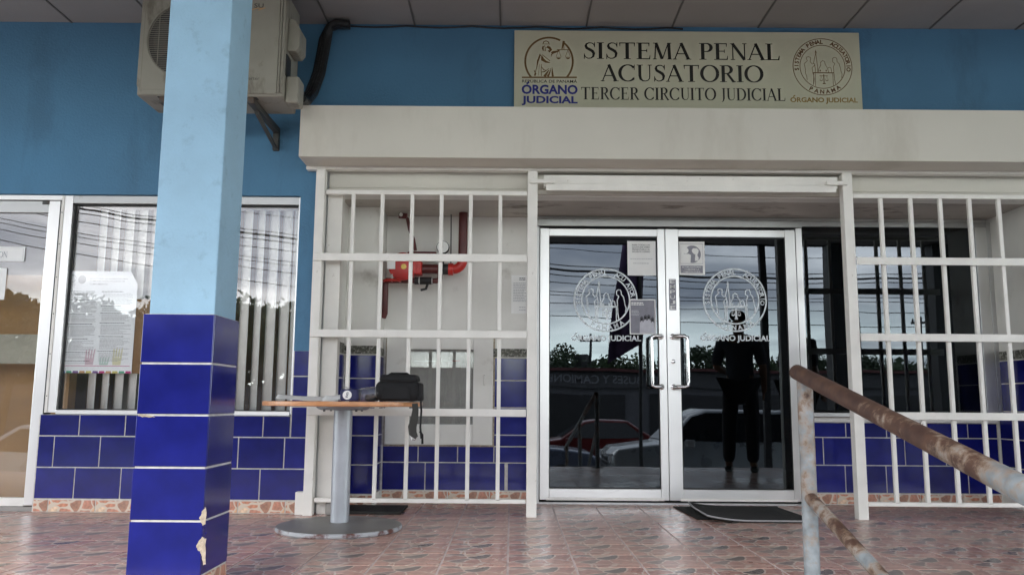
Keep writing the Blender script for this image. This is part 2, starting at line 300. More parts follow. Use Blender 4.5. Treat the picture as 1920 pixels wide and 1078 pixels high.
def tag(o, label, cat, group=None):
    o['label'] = label; o['category'] = cat
    if group: o['group'] = group
    return o
def thing(name, label, cat, loc=(0, 0, 0), group=None):
    o = bpy.data.objects.new(name, None); C.objects.link(o); o.location = loc; WP[o.name] = Vector(loc); o.empty_display_size = .1
    return tag(o, label, cat, group)
def struct(o): o['kind'] = 'structure'; return o
def bx(name, mat, parent, x0, x1, y0, y1, z0, z1, bevel=0):
    return MB().box(x0, x1, y0, y1, z0, z1).build(name, mat, parent, bevel)
_tc = {}
def tile_mesh(a, b, t, ch, mat):
    """slab a x b, thickness t along -normal with chamfered front; normal +Z local, centred"""
    key = (round(a, 3), round(b, 3), t, ch, mat)
    if key in _tc: return _tc[key]
    x, y = a / 2, b / 2; c = ch
    v = [(-x, -y, 0), (x, -y, 0), (x, y, 0), (-x, y, 0), (-x, -y, t - c * .6), (x, -y, t - c * .6), (x, y, t - c * .6), (-x, y, t - c * .6), (-x + c, -y + c, t), (x - c, -y + c, t), (x - c, y - c, t), (-x + c, y - c, t)]
    f = [(8, 9, 10, 11)] + [(i, (i + 1) % 4, (i + 1) % 4 + 4, i + 4) for i in range(4)] + [(i + 4, (i + 1) % 4 + 4, (i + 1) % 4 + 8, i + 8) for i in range(4)]
    me = bpy.data.meshes.new('tile'); me.from_pydata(v, [], f); me.update(); me.materials.append(M[mat]); _tc[key] = me; return me
def place_tile(name, parent, cx, cy, cz, a, b, face, t=.0045, ch=.0018, mat='blue_tile', rot=0):
    """face '-y', '+x', '-x', '+z' : direction the tile faces; a along the horizontal, b vertical (or y)"""
    o = bpy.data.objects.new(name, tile_mesh(a, b, t, ch, mat)); C.objects.link(o); o.parent = parent
    o.location = Vector((cx, cy, cz)) - WP[parent.name]
    o.rotation_euler = {'-y': (R(90), 0, 0), '+x': (R(90), 0, R(90)), '-x': (R(90), 0, R(-90)), '+z': (0, 0, rot)}[face]
    if face != '+z':
        o.rotation_euler.x += random.uniform(-.004, .004)
    return o

# ---------------------------------------------------------------- writing helpers (flat print)
def ribbon(mb, pts, w, plane, d, closed=False):
    """stroke of width w (number or list) through 2-D pts, mapped by plane(u, v, d)"""
    n = len(pts); ws = w if isinstance(w, (list, tuple)) else [w] * n; Lp = []; Rp = []
    for i in range(n):
        if closed: a, b = pts[i - 1], pts[(i + 1) % n]
        else: a, b = pts[max(i - 1, 0)], pts[min(i + 1, n - 1)]
        dx, dy = b[0] - a[0], b[1] - a[1]; l = math.hypot(dx, dy) or 1; nx, ny = -dy / l, dx / l; h = ws[i] / 2
        Lp.append((pts[i][0] + nx * h, pts[i][1] + ny * h)); Rp.append((pts[i][0] - nx * h, pts[i][1] - ny * h))
    vs = [plane(u, v, d) for u, v in Lp] + [plane(u, v, d) for u, v in Rp]
    fs = [(i, i + 1, n + i + 1, n + i) for i in range(n - 1)]
    if closed: fs.append((n - 1, 0, n, 2 * n - 1))
    mb.add(vs, fs)
def arc(cx, cy, rx, ry, a0, a1, n=14): return [(cx + rx * math.cos(R(a0 + (a1 - a0) * i / n)), cy + ry * math.sin(R(a0 + (a1 - a0) * i / n))) for i in range(n + 1)]
TK, TN = .17, .055
def glyph(ch):
    """roman capitals: list of (pts, widths); unit height; returns strokes, advance"""
    S = []
    def st(x, y0=0, y1=1, w=TK, s=1): # stem with serifs
        S.append(([(x, y0), (x, y1)], w))
        if s: S.append(([(x - w * .5 - .09, y0 + .02), (x + w * .5 + .09, y0 + .02)], .04)); S.append(([(x - w * .5 - .09, y1 - .02), (x + w * .5 + .09, y1 - .02)], .04))
    def th(p): S.append((p, TN))
    def bow(cx, cy, rx, ry, a0, a1, n=20):
        p = arc(cx, cy, rx, ry, a0, a1, n); S.append((p, [TN + (TK - TN) * abs(math.cos(R(a0 + (a1 - a0) * i / n))) ** 1.4 for i in range(n + 1)]))
    if ch == 'I': st(.2); return S, .42
    if ch == 'L': st(.2); th([(.2, .025), (.68, .025)]); S.append(([(.66, 0), (.70, .26)], [.07, .03])); return S, .78
    if ch == 'T': st(.42, w=TK); th([(.06, .975), (.78, .975)]); S.append(([(.06, .76), (.05, 1)], [.02, .06])); S.append(([(.78, .76), (.79, 1)], [.02, .06])); return S, .86
    if ch == 'E': st(.2); th([(.2, .975), (.66, .975)]); th([(.2, .025), (.68, .025)]); th([(.2, .52), (.54, .52)]); S.append(([(.65, .78), (.65, 1)], [.02, .06])); S.append(([(.70, .24), (.67, 0)], [.02, .06])); S.append(([(.54, .42), (.54, .62)], .035)); return S, .80
    if ch == 'P': st(.2); bow(.38, .735, .24, .245, -90, 90); th([(.2, .975), (.39, .975)]); th([(.2, .49), (.39, .49)]); return S, .74
    if ch == 'R': st(.2); bow(.38, .745, .24, .235, -90, 90); th([(.2, .975), (.39, .975)]); th([(.2, .51), (.39, .51)]); S.append(([(.42, .5), (.72, .02), (.84, .02)], [.12, .13, .04])); return S, .86
    if ch == 'D': st(.2); bow(.38, .5, .42, .475, -90, 90); th([(.2, .975), (.4, .975)]); th([(.2, .025), (.4, .025)]); return S, .92
    if ch == 'O': bow(.50, .5, .41, .485, 0, 360, 36); return S, 1.0
    if ch == 'C': bow(.50, .5, .41, .485, 40, 320, 30); S.append(([(.83, .68), (.84, 1)], [.03, .04])); S.append(([(.79, .19), (.84, .26)], [.05, .02])); return S, .92
    if ch == 'S':
        p = [(.60, .78), (.56, .90), (.45, .965), (.32, .97), (.20, .90), (.17, .78), (.22, .66), (.36, .57), (.50, .47), (.57, .34), (.54, .14), (.42, .045), (.28, .03), (.15, .11), (.10, .26)]
        S.append((p, [.03, .05, .05, .06, .09, .13, .15, .16, .16, .14, .10, .06, .05, .05, .03])); S.append(([(.61, .70), (.61, 1)], [.03, .04])); S.append(([(.095, 0), (.095, .32)], [.04, .03])); return S, .70
    if ch == 'A': S.append(([(.07, 0), (.42, 1)], .055)); S.append(([(.40, 1), (.76, 0)], .15)); th([(.19, .34), (.62, .34)]); S.append(([(-.02, .02), (.18, .02)], .04)); S.append(([(.62, .02), (.90, .02)], .04)); return S, .88
    if ch == 'M': S.append(([(.14, 0), (.19, 1)], .055)); S.append(([(.20, 1), (.50, .02)], .15)); S.append(([(.52, .02), (.82, 1)], .05)); S.append(([(.84, 1), (.88, 0)], .15)); S.append(([(.04, .02), (.24, .02)], .04)); S.append(([(.76, .02), (1.0, .02)], .04)); S.append(([(.06, .98), (.24, .98)], .04)); S.append(([(.8, .98), (.97, .98)], .04)); return S, 1.06
    if ch == 'N': S.append(([(.16, 0), (.16, 1)], .055)); S.append(([(.15, 1), (.74, 0)], .15)); S.append(([(.75, 0), (.75, 1)], .055)); S.append(([(.05, .02), (.27, .02)], .04)); S.append(([(.04, .98), (.2, .98)], .04)); S.append(([(.64, .98), (.86, .98)], .04)); return S, .90
    if ch == 'U': p = [(.2, 1), (.2, .35), (.24, .15), (.36, .04), (.50, .03), (.63, .08), (.70, .2), (.71, .38), (.71, 1)]; S.append((p, [.15, .15, .13, .07, .05, .05, .05, .05, .05])); S.append(([(.04, .98), (.36, .98)], .04)); S.append(([(.61, .98), (.82, .98)], .04)); return S, .86
    if ch == 'J': S.append(([(.26, 1), (.26, .15), (.20, -.05), (.08, -.12)], [.15, .14, .08, .03])); S.append(([(.1, .98), (.43, .98)], .04)); return S, .46
    return S, .40
def serif_text(text, x0, x1, z0, h, y, mat, parent, name='lettering'):
    tot = 0
    for c in text: tot += glyph(c)[1] + .0
    sx = (x1 - x0) / tot; mb = MB(); u = 0; k = 0
    for c in text:
        S, adv = glyph(c)
        for pts, w in S:
            k += 1; dd = y - .0002 * (k % 9)
            ribbon(mb, [(x0 / sx + u + p[0], p[1]) for p in pts], w, lambda a, b, d: (a * sx, d, z0 + b * h), dd)
        u += adv + .0
    return mb.build(name, mat, parent)
_cu = {}
def text_mesh(text, bold=0):
    bold = min(bold, .02) if any(c in text for c in 'ÓÚÁ') else bold
    k = (text, bold)
    if k in _cu: return _cu[k]
    cu = bpy.data.curves.new('t', 'FONT'); cu.body = text; cu.size = 1; cu.offset = bold; cu.resolution_u = 3
    o = bpy.data.objects.new('t', cu); C.objects.link(o); dg = bpy.context.evaluated_depsgraph_get()
    me = bpy.data.meshes.new_from_object(o.evaluated_get(dg)); V = [tuple(v.co) for v in me.vertices]; Fc = [tuple(p.vertices) for p in me.polygons]
    bpy.data.objects.remove(o); bpy.data.curves.remove(cu); bpy.data.meshes.remove(me); _cu[k] = (V, Fc); return _cu[k]
def sans_into(mb, text, x0, x1, z0, z1, y, bold=0, flip=False):
    V, Fc = text_mesh(text, bold)
    if not V: return
    xs = [v[0] for v in V]; ys = [v[1] for v in V]; a, b = min(xs), max(xs); c, d = min(ys), max(ys)
    f = (lambda t: x1 - (x1 - x0) * t) if flip else (lambda t: x0 + (x1 - x0) * t)
    mb.add([(f((v[0] - a) / (b - a)), y, z0 + (z1 - z0) * (v[1] - c) / (d - c)) for v in V], Fc)
def sans_text(text, x0, x1, z0, z1, y, mat, parent, bold=0, name='lettering', flip=False):
    mb = MB(); sans_into(mb, text, x0, x1, z0, z1, y, bold, flip); return mb.build(name, mat, parent)
def organo(x0, x1, z0, z1, y, mat, parent, bold):
    sans_text('ORGANO JUDICIAL', x0, x1, z0, z1, y, mat, parent, bold); h = z1 - z0; mb = MB()
    ribbon(mb, [(x0 + h * .45, z1 + h * .08), (x0 + h * .75, z1 + h * .32)], h * .16, lambda u, v, d: (u, d, v), y); mb.build('accent', mat, parent)
def ring_text(mb, text, cx, cz, r, h, a0, a1, y, bold=.032, outward=True):
    n = len(text)
    for i, ch in enumerate(text):
        if ch == ' ': continue
        V, Fc = text_mesh(ch, bold); xs = [v[0] for v in V]; m = (min(xs) + max(xs)) / 2
        a = R(a0 + (a1 - a0) * i / (n - 1)); rot = a - math.pi / 2 if outward else a + math.pi / 2
        px, pz = cx + r * math.cos(a), cz + r * math.sin(a); c, s = math.cos(rot), math.sin(rot)
        mb.add([(px + ((v[0] - m) * c - (v[1] - .35) * s) * h / .7, y, pz + ((v[0] - m) * s + (v[1] - .35) * c) * h / .7) for v in V], Fc)
def fillpoly(mb, pts, plane, d):
    n = len(pts); mb.add([plane(u, v, d) for u, v in pts], [tuple(range(n))])
def emblem(cx, cz, r, y, mat, parent, toptext='SISTEMA PENAL  ACUSATORIO', lw=.018):
    """ring emblem with three outlined figures, a flag and a desk with scales"""
    pl = lambda u, v, d: (cx + u * r, d, cz + v * r); mb = MB(); k = [0]
    def q(x, yy): return ((x - 516) / 411, (470 - yy) / 385)
    def ln(pts, w=lw, closed=False): k[0] += 1; ribbon(mb, [q(*p) for p in pts], w, pl, y - .00015 * (k[0] % 8), closed)
    for rr, w in ((1, lw * 1.5), (.765, lw * 1.4)):
        p = [(rr * math.cos(2 * math.pi * i / 64), rr * math.sin(2 * math.pi * i / 64)) for i in range(64)]; ribbon(mb, p, w, pl, y, True)
    ln([(295, 655), (290, 600), (275, 560), (275, 500), (262, 430), (290, 405), (310, 385), (295, 365), (298, 342), (325, 332), (352, 345), (355, 370), (345, 400), (375, 435), (400, 425), (410, 445), (370, 485), (378, 560), (388, 590), (385, 650), (378, 720)])
    ln([(428, 250), (432, 310), (440, 400), (448, 465), (445, 545)]); ln([(425, 300), (405, 370), (392, 425), (408, 430)]); ln([(405, 440), (415, 500), (412, 548)])
    ln([(428, 240), (420, 275), (430, 305), (440, 275)], lw * .8, True)
    ln([(455, 545), (462, 500), (492, 450), (492, 410), (520, 385), (548, 400), (555, 440), (580, 480), (598, 548)])
    ln([(592, 490), (610, 476), (632, 488), (642, 545)]); ln([(482, 512), (482, 535)], lw * 2); ln([(565, 512), (565, 535)], lw * 2)
    ln([(380, 553), (672, 553)], lw * 1.8); ln([(410, 560), (408, 735)]); ln([(655, 560), (655, 735)])
    ln([(385, 560), (392, 640), (378, 720)]); ln([(672, 560), (675, 640), (688, 710)])
    ln([(690, 425), (660, 405), (658, 360), (680, 342), (710, 345), (722, 370), (722, 400), (750, 430), (762, 480), (770, 530), (785, 570), (775, 620)]); ln([(690, 425), (668, 470), (672, 550)])
    ln([(470, 595), (585, 595)], lw * 1.2); ln([(528, 575), (528, 695)], lw * 1.8); ln([(508, 700), (550, 700)], lw * 1.8)
    for sx in (490, 568): ln([(sx - 18, 650), (sx, 598), (sx + 18, 650)], lw * .6); ln([(sx - 20, 652), (sx, 664), (sx + 20, 652)], lw * 1.2)
    ring_text(mb, toptext, cx, cz, r * .885, r * .135, 186, -6, y - .001)
    ring_text(mb, 'PANAMA', cx, cz, r * .885, r * .14, 242, 304, y - .001, outward=False)
    return mb.build('emblem', mat, parent)

# ================================================================= LARGE STRUCTURE
YW = 5.55      # facade plane
YR = 6.25      # back wall of the entrance recess
ZC = 3.37      # ceiling of the canopy
G = -1.15      # street level
o = struct(bx('ground', 'asphalt', None, -260, 260, -420, 200, G - .3, G))
o = struct(bx('lower_pavement', 'concrete', None, -14, 12, -2.2, 2.62, G + .004, G + .10, .01))
# porch floor: slab with separate tiles
pf = struct(bx('porch_floor', 'floor_grout', None, -5.3, 4.9, 2.62, 6.3, G + .104, -.002))
TS = .3055; tx0 = F0 = -0.02
cnt = 0
ys = [6.3 - TS * (i + .5) for i in range(12)]
for j, y in enumerate(ys):
    if y - TS / 2 < 2.62: continue
    for i in range(-16, 15):
        x = -.01 + TS * (i + .5)
        if not (-5.2 < x < 4.8): continue
        # only where the photograph or its reflections look
        if abs(x) > .64 * y + .75 or (x > 3.8): continue
        place_tile('tile', pf, x, y, -.002, TS - .010, TS - .006, '+z', .002, .001, 'floor_mosaic'); cnt += 1
# ramp down towards the camera
rm = MB(); rm.add([(-1.25, 2.6, -.01), (1.12, 2.6, -.01), (1.12, -1.55, G + .1), (-1.25, -1.55, G + .1), (-1.25, 2.6, G + .11), (1.12, 2.6, G + .11)], [(0, 1, 2, 3), (0, 4, 5, 1), (1, 5, 2), (0, 3, 4), (3, 2, 5, 4)])
struct(rm.build('entrance_ramp', 'concrete'))

# facade wall (painted) with its opening for window, door and entrance
fw = thing('facade_wall', 'blue painted wall with glossy navy tile dado around the left window', 'wall', (-4, YW, 0))
def plaster(mat, *b, parent=fw, name='plaster'): return bx(name, mat, parent, *b)
plaster('blue_paint', -8, -1.46, YW, YW + .16, 2.125, ZC + .1)
plaster('blue_paint', -1.46, -1.335, YW, YW + .16, .0, ZC + .1)
plaster('blue_paint', -1.335, 9, YW, YW + .16, 2.325, ZC + .1)
plaster('grout', -3.125, -1.46, YW - .0015, YW + .16, 0, .628)
plaster('blue_paint', -8, -5.2, YW, YW + .16, 0, 2.125)
plaster('blue_paint', 3.95, 9, YW, YW + .16, 0, 2.325)
# dado tiles, left wall
def row(parent, Y, z0, z1, cuts, x0, x1, face='-y', g=.008, mat='blue_tile'):
    cs = [x0] + sorted(c for c in cuts if x0 + .02 < c < x1 - .02) + [x1]
    for a, b in zip(cs[:-1], cs[1:]):
        if b - a < .02: continue
        place_tile('tile', parent, (a + b) / 2, Y, (z0 + z1) / 2, b - a - g, z1 - z0 - g, face, mat=mat)
def ser(px, py, Y, lo=-6, hi=6, w=.304):
    x = WX(px, py, Y); return [x + w * i for i in range(-30, 31) if lo < x + w * i < hi]
Z = [.084, .286, .489, .690, .892, 1.06]
row(fw, YW - .001, Z[0], Z[1], ser(226, 906, YW), -3.12, -1.345)
row(fw, YW - .001, Z[1], Z[2], ser(187, 848, YW), -3.12, -1.345)
row(fw, YW - .001, Z[2], .630, ser(235, 800, YW), -3.12, -1.46)
row(fw, YW - .001, Z[2], Z[3], [], -1.457, -1.345)
row(fw, YW - .001, Z[3], Z[4], [], -1.457, -1.345)
row(fw, YW - .001, Z[4], 1.063, [], -1.457, -1.345)
MB().box(-1.4595, -1.3375, YW - .0015, YW - .0002, .0, 1.060).build('grout_bed', 'grout', fw)
row(fw, YW - .001, 0, .080, ser(90, 950, YW, w=.31), -3.12, -1.40, mat='skirting_mosaic')
# ---- canopies
cn = struct(bx('canopy', 'ceiling_paint', None, -.8, 9, -1.2, YW - .002, ZC + .02, ZC + .22))
c2 = struct(bx('canopy', 'ceiling_paint', None, -9, -.802, .45, YW - .002, ZC + .02, ZC + .22))
for i in range(-13, 15):
    x = -.095 + .6075 * i + .304
    left = x < -.8 + .0
    if x + .3 > 9 or x - .3 < -8.8: continue
    for (y0, y1) in ([(5.548, 4.33), (4.33, 3.11), (3.11, 1.89), (1.89, .67)] if left else [(5.548, 4.33), (4.33, 3.11), (3.11, 1.89), (1.89, .67), (.67, -.55), (-.55, -1.19)]):
        par = c2 if left else cn
        dz = random.uniform(-.002, .002)
        bx('ceiling_panel', 'ceiling_paint', par, x - .2975, x + .2975, y1 + .004, y0, ZC + dz, ZC + .018)
    y0 = .45 if left else -1.19
    bx('batten', 'batten', c2 if left else cn, x + .298, x + .3095, max(y0, 2.6), 5.546, ZC - .006, ZC - .0025)
bx('fascia', 'batten', cn, -.8, 9, -1.235, -1.202, ZC - .02, ZC + .26)
bx('fascia', 'batten', c2, -9, -.802, .415, .448, ZC - .02, ZC + .26)
bx('cornice', 'batten', cn, -1.1, 9, 5.5, 5.53, ZC - .030, ZC - .008) if False else None

# ---- recess behind the grilles
rw = thing('entrance_recess', 'white painted entrance recess with navy tile dado behind the white grilles', 'wall', (0, YR, 0))
YM = 5.95
XL, XM, XR = -1.205, -.965, 3.645
P_ = lambda *b, mat='white_wall', name='plaster': bx(name, mat, rw, *b)
tag(bx('counter', 'counter_wood', None, -5.0, -3.16, 5.95, 6.05, 0, 1.62), 'brown wooden partition close behind the far left glass door', 'partition')
P_(XM, .175, YR, YR + .12, 0, 2.145)                        # back wall left of the doors
P_(XL, XM - .002, YM, YM + .42, 0, 2.145)                   # return pier
P_(XL - .14, XL, 5.63, YM + .3, 0, 2.145)                   # left reveal
P_(2.205, XR, YR + .02, YR + .12, 0, .60)                   # below the side window
P_(XR, XR + .14, 5.60, YR + .12, 0, 2.145)                  # right reveal
P_(2.205, 3.63, YR - .015, YR + .10, .603, .640, name='window_ledge')
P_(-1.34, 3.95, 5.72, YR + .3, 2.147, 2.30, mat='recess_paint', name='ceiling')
P_(-1.34, 3.95, 5.60, 5.717, 2.145, 2.32, name='lintel')
P_(-1.34, 3.95, 5.58, 5.6, 2.15, 2.165, name='lintel_edge')
P_(.175, 3.64, YR - .02, YR + .1, 2.118, 2.146, name='head')
# reveal tiles
row(rw, YM, Z[0], Z[1], [], XL + .012, XM - .004); row(rw, YM, Z[1], Z[2], [], XL + .012, XM - .004); row(rw, YM, Z[2], Z[3], [], XL + .012, XM - .004); row(rw, YM, Z[3], Z[4], [], XL + .012, XM - .004); row(rw, YM, Z[4], 1.06, [], XL + .012, XM - .004)
bx('grout_bed', 'grout', rw, XL + .002, XM + .003, YM - .0025, YM - .0005, .08, 1.065)
bx('mould_stain', 'mould', rw, XL + .002, XM - .004, YM - .004, YM - .0015, 1.067, 1.125)
zz = [.002, .08, .286, .489, .690, .892, 1.06]
for a, b in zip(zz[1:-1], zz[2:]):
    place_tile('tile', rw, XL, (5.64 + YM) / 2 - .003, (a + b) / 2, YM - 5.64 - .016, b - a - .008, '+x')
    place_tile('tile', rw, XM, (YM + YR) / 2, (a + b) / 2, YR - YM - .016, b - a - .008, '+x')
    place_tile('tile', rw, XR, (5.62 + YR) / 2, (a + b) / 2, YR - 5.62 - .03, b - a - .008, '-x')
bx('grout_bed', 'grout', rw, XM, XM + .0025, YM, YR, .08, 1.064); bx('grout_bed', 'grout', rw, XL, XL + .0025, 5.64, YM - .01, .08, 1.064); bx('grout_bed', 'grout', rw, XR - .0025, XR, 5.62, YR - .01, .08, 1.064)
bx('mould_stain', 'mould', rw, XL, XL + .004, 5.64, YM - .005, 1.066, 1.14)
bx('mould_stain', 'mould', rw, XM, XM + .003, YM + .002, YR - .01, 1.066, 1.12)
bx('mould_stain', 'mould', rw, XR - .003, XR, 5.63, YR - .02, 1.066, 1.13)
# back wall tiles
bx('grout_bed', 'grout', rw, XM + .004, .172, YR - .003, YR - .0005, .08, 1.065)
row(rw, YR - .002, Z[0], Z[1], ser(797, 890, YR) + [WX(947, 890, YR)], XM + .012, .168)
row(rw, YR - .002, Z[1], .405, [WX(784, 850, YR), WX(858, 850, YR), -.125], XM + .012, .168)
row(rw, YR - .002, .405, Z[2], [], -.128, .168)
for a, b in zip(Z[2:-1], Z[3:]): row(rw, YR - .002, a, b, [], -.128, .168)
row(rw, YR - .002, .002, .080, ser(760, 930, YR, w=.31), XM + .012, .168, mat='skirting_mosaic')
row(rw, YM, .002, .080, [], XL + .012, XM - .004, mat='skirting_mosaic')
bx('mould_stain', 'mould', rw, -.14, .172, YR - .004, YR - .001, 1.068, 1.13)
# right of the doors
bx('grout_bed', 'grout', rw, 2.207, 3.64, YR + .015, YR + .0195, .08, .602)
row(rw, YR + .016, Z[0], Z[1], ser(1587, 900, YR), 2.21, 3.635); row(rw, YR + .016, Z[1], Z[2], ser(1622, 850, YR), 2.21, 3.635); row(rw, YR + .016, Z[2], .600, ser(1587, 805, YR), 2.21, 3.635)
row(rw, YR + .016, .002, .080, ser(1650, 940, YR, w=.31), 2.21, 3.635, mat='skirting_mosaic')

# ---- rooms behind the glass
rm1 = struct(thing('room_interior', 'x', 'x', (-4, 7, 0))); del rm1['label'], rm1['category']
for nm, mt, b in (('back_wall', 'room_brown', (-8, -1.36, 8.4, 8.5, 0, 2.8)), ('floor', 'room_grey', (-8, -1.36, 5.72, 8.4, -.05, 0)), ('ceiling', 'room_grey', (-8, -1.36, 5.72, 8.4, 2.7, 2.8)), ('side_wall', 'room_brown', (-8.1, -8, 5.72, 8.4, 0, 2.8)), ('partition', 'room_grey', (-3.0, -2.92, 6.4, 8.4, 0, 2.7))):
    bx(nm, mt, rm1, *b)
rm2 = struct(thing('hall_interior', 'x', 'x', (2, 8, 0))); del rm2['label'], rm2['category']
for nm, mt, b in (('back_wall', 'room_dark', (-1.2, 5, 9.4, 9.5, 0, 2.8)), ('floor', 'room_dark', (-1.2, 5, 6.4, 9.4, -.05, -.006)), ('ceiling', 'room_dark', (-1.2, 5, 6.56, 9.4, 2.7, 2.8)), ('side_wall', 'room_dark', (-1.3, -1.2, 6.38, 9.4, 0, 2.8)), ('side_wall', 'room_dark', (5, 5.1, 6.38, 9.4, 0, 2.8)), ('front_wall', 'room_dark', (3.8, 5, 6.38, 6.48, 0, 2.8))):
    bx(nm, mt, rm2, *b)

# ================================================================= PILLAR
pc = (-1.283, 3.32, 0)
pl = thing('pillar', 'light blue square porch pillar tiled glossy navy up to chest height', 'pillar', pc)
bx('shaft', 'pillar_paint', pl, -1.411, -1.156, 3.20, 3.45, 1.05, ZC - .002, .006)
bx('grout_core', 'grout', pl, -1.4145, -1.149, 3.1755, 3.4645, 0, 1.058)
pz = [.002, .084, .283, .478, .673, .868, 1.06]
for k in range(6):
    a, b = pz[k], pz[k + 1]; mt = 'skirting_mosaic' if k == 0 else 'blue_tile'; dx_ = random.uniform(-.0008, .0008)
    place_tile('tile', pl, -1.2825 + dx_, 3.1755, (a + b) / 2, .273, b - a - .008, '-y', mat=mt)
    place_tile('tile', pl, -1.149, 3.32, (a + b) / 2, .287, b - a - .008, '+x', mat=mt)
    place_tile('tile', pl, -1.4145, 3.32, (a + b) / 2, .287, b - a - .008, '-x', mat=mt)
# chips where plaster shows at the tiled corner
def chip(poly, nm='chip'):
    mb = MB(); n = len(poly)
    mb.add([(*p, ) for p in poly], [tuple(range(n))]); return mb
def chippoly(pxs, seed):
    mb = MB(); pts = [W(x, y, 3.1655) for x, y in pxs]; rj = random.Random(seed); q2 = []
    for i in range(len(pts)):
        a_, b_ = pts[i], pts[(i + 1) % len(pts)]
        for k_ in range(4): p_ = a_.lerp(b_, k_ / 4); q2.append((p_.x + rj.uniform(-.0022, .0022), p_.z + rj.uniform(-.0022, .0022)))
    mb.prism(q2, 3.1698, 3.1705); return mb.build('chip', 'cream_plaster', pl)
chippoly([(386, 950), (378, 958), (373, 972), (379, 985), (385, 982)], 1)
chippoly([(385, 1010), (378, 1006), (369, 1018), (367, 1026), (374, 1034), (377, 1044), (380, 1060), (384, 1058)], 2)
chippoly([(262, 775), (258, 779), (268, 782), (290, 781), (275, 778)], 3)
MB().prism([(3.170, WZ(387, 968, 3.17)), (3.185, WZ(388, 974, 3.17)), (3.175, WZ(387, 985, 3.17)), (3.168, WZ(386, 985, 3.17))], 0, .001)
for za, zb, dd in ((.292, .335, .020), (.175, .222, .018)):
    mb = MB(); n = 7; pts = [(3.170, za), (3.170 + dd * .6, za + .004), (3.17 + dd, (za + zb) / 2), (3.17 + dd * .5, zb - .006), (3.170, zb)]
    vs = [(-1.1405, y, z) for y, z in pts] + [(-1.139, y, z) for y, z in pts]; m_ = len(pts)
    mb.add(vs, [tuple(range(m_)), tuple(range(2 * m_ - 1, m_ - 1, -1))] + [(i, (i + 1) % m_, (i + 1) % m_ + m_, i + m_) for i in range(m_)]).build('chip', 'cream_plaster', pl)

# ================================================================= SHUTTER HOUSING, LINTEL TRACK
sh = thing('shutter_housing', 'long cream roller shutter box over the entrance under the sign', 'shutter box', (1, 5.4, 2.31))
bx('front_cover', 'box_white', sh, -1.405, 4.6, 5.25, 5.256, 2.313, 2.664, .002)
MB().box(-1.405, -1.399, 5.2565, 5.549, 2.313, 2.664).build('end_cap', 'box_white', sh)
MB().box(-1.3985, 4.6, 5.2565, 5.549, 2.655, 2.662).build('top_cover', 'box_white', sh)
MB().box(-1.3985, 4.6, 5.2565, 5.50, 2.313, 2.319).build('bottom_cover', 'box_white', sh)
MB().box(-1.41, 4.6, 5.47, 5.53, 2.292, 2.3125).build('bottom_lip', 'grille_white', sh, .003)
cs = thing('shutter_curtain', 'rolled pale metal shutter slats hanging just below the shutter box', 'shutter', (1, 5.56, 2.15))
bx('curtain', 'box_white', cs, -1.27, 3.95, 5.565, 5.578, 2.186, 2.315, .004)
bx('bottom_bar', 'box_white', cs, -1.27, 3.95, 5.555, 5.585, 2.150, 2.184, .004)

# ================================================================= GRILLES
def hbar(parent, x0, x1, z0, z1, y0=5.462, y1=5.498, name='rail'): return MB().box(x0, x1, y0, y1, z0, z1).build(name, 'grille_white', parent, .003)
def make_grille(nm, label, x0, x1, bars, posts, z_b):
    t = thing(nm, label, 'security grille', (x0, 5.5, 0), 'white security grilles of the entrance')
    for (a, b) in posts: MB().box(a, b, 5.455, 5.525, 0, 2.288).build('post', 'grille_white', t, .003)
    for (a, b) in ((1.657, 1.708), (1.147, 1.198), (.637, .686)):
        hbar(t, x0 + (.004 if x0 < 0 else .066), x1 - .004, a, b, 5.440, 5.4535 if False else 5.452)
    hbar(t, x0 + .068, x1 - .004, 2.117, 2.146); hbar(t, x0 + .068, x1 - .004, .084, .111)
    for x in bars:
        for (a, b) in ((.1115, .6365), (.6865, 1.1465), (1.1985, 1.6565), (1.7085, 2.1165)):
            dx = random.uniform(-.002, .002)
            MB().box(x - .0125 + dx, x + .0125 + dx, 5.462, 5.487, a - .01, b + .01 if b < 2 else b).build('bar', 'grille_white', t, .002)
    return t
g1 = make_grille('security_grille', 'white barred grille in front of the red fire valve and hose cabinet', -1.335, .102, [-1.078, -.879, -.68, -.481, -.282, -.083], [(-1.335, -1.275), (.102, .168)], 0)
g2 = make_grille('security_grille', 'white barred grille right of the glass doors behind the rusty handrail', 2.238, 3.64, [2.494, 2.697, 2.896, 3.095, 3.295, 3.495], [(2.238, 2.303)], 0)
MB().box(-1.395, -1.3355, 5.49, 5.549, 0, .145).build('base_block', 'grille_white', g1, .004)
MB().box(-1.270, -1.168, 5.545, 5.629, 0.0, 2.145).build('guide_channel', 'grille_white', g1, .003)
MB().box(-1.2, -1.09, 5.50, 5.58, 0, .082).build('base_stone', 'concrete', g1, .01)
dt = thing('gate_track', 'white sliding gate track spanning the entrance above the glass doors', 'gate track', (1.2, 5.5, 2.2))
MB().box(.21, 2.205, 5.462, 5.52, 2.182, 2.262).build('track', 'grille_white', dt, .003)
MB().box(.225, 2.19, 5.448, 5.4605, 2.150, 2.196).build('lower_rail', 'grille_white', dt, .003)
MB().box(.115, .285, 5.428, 5.446, 2.196, 2.222).build('latch', 'grille_white', dt, .003)
MB().box(2.12, 2.26, 5.428, 5.446, 2.198, 2.224).build('latch', 'grille_white', dt, .003)

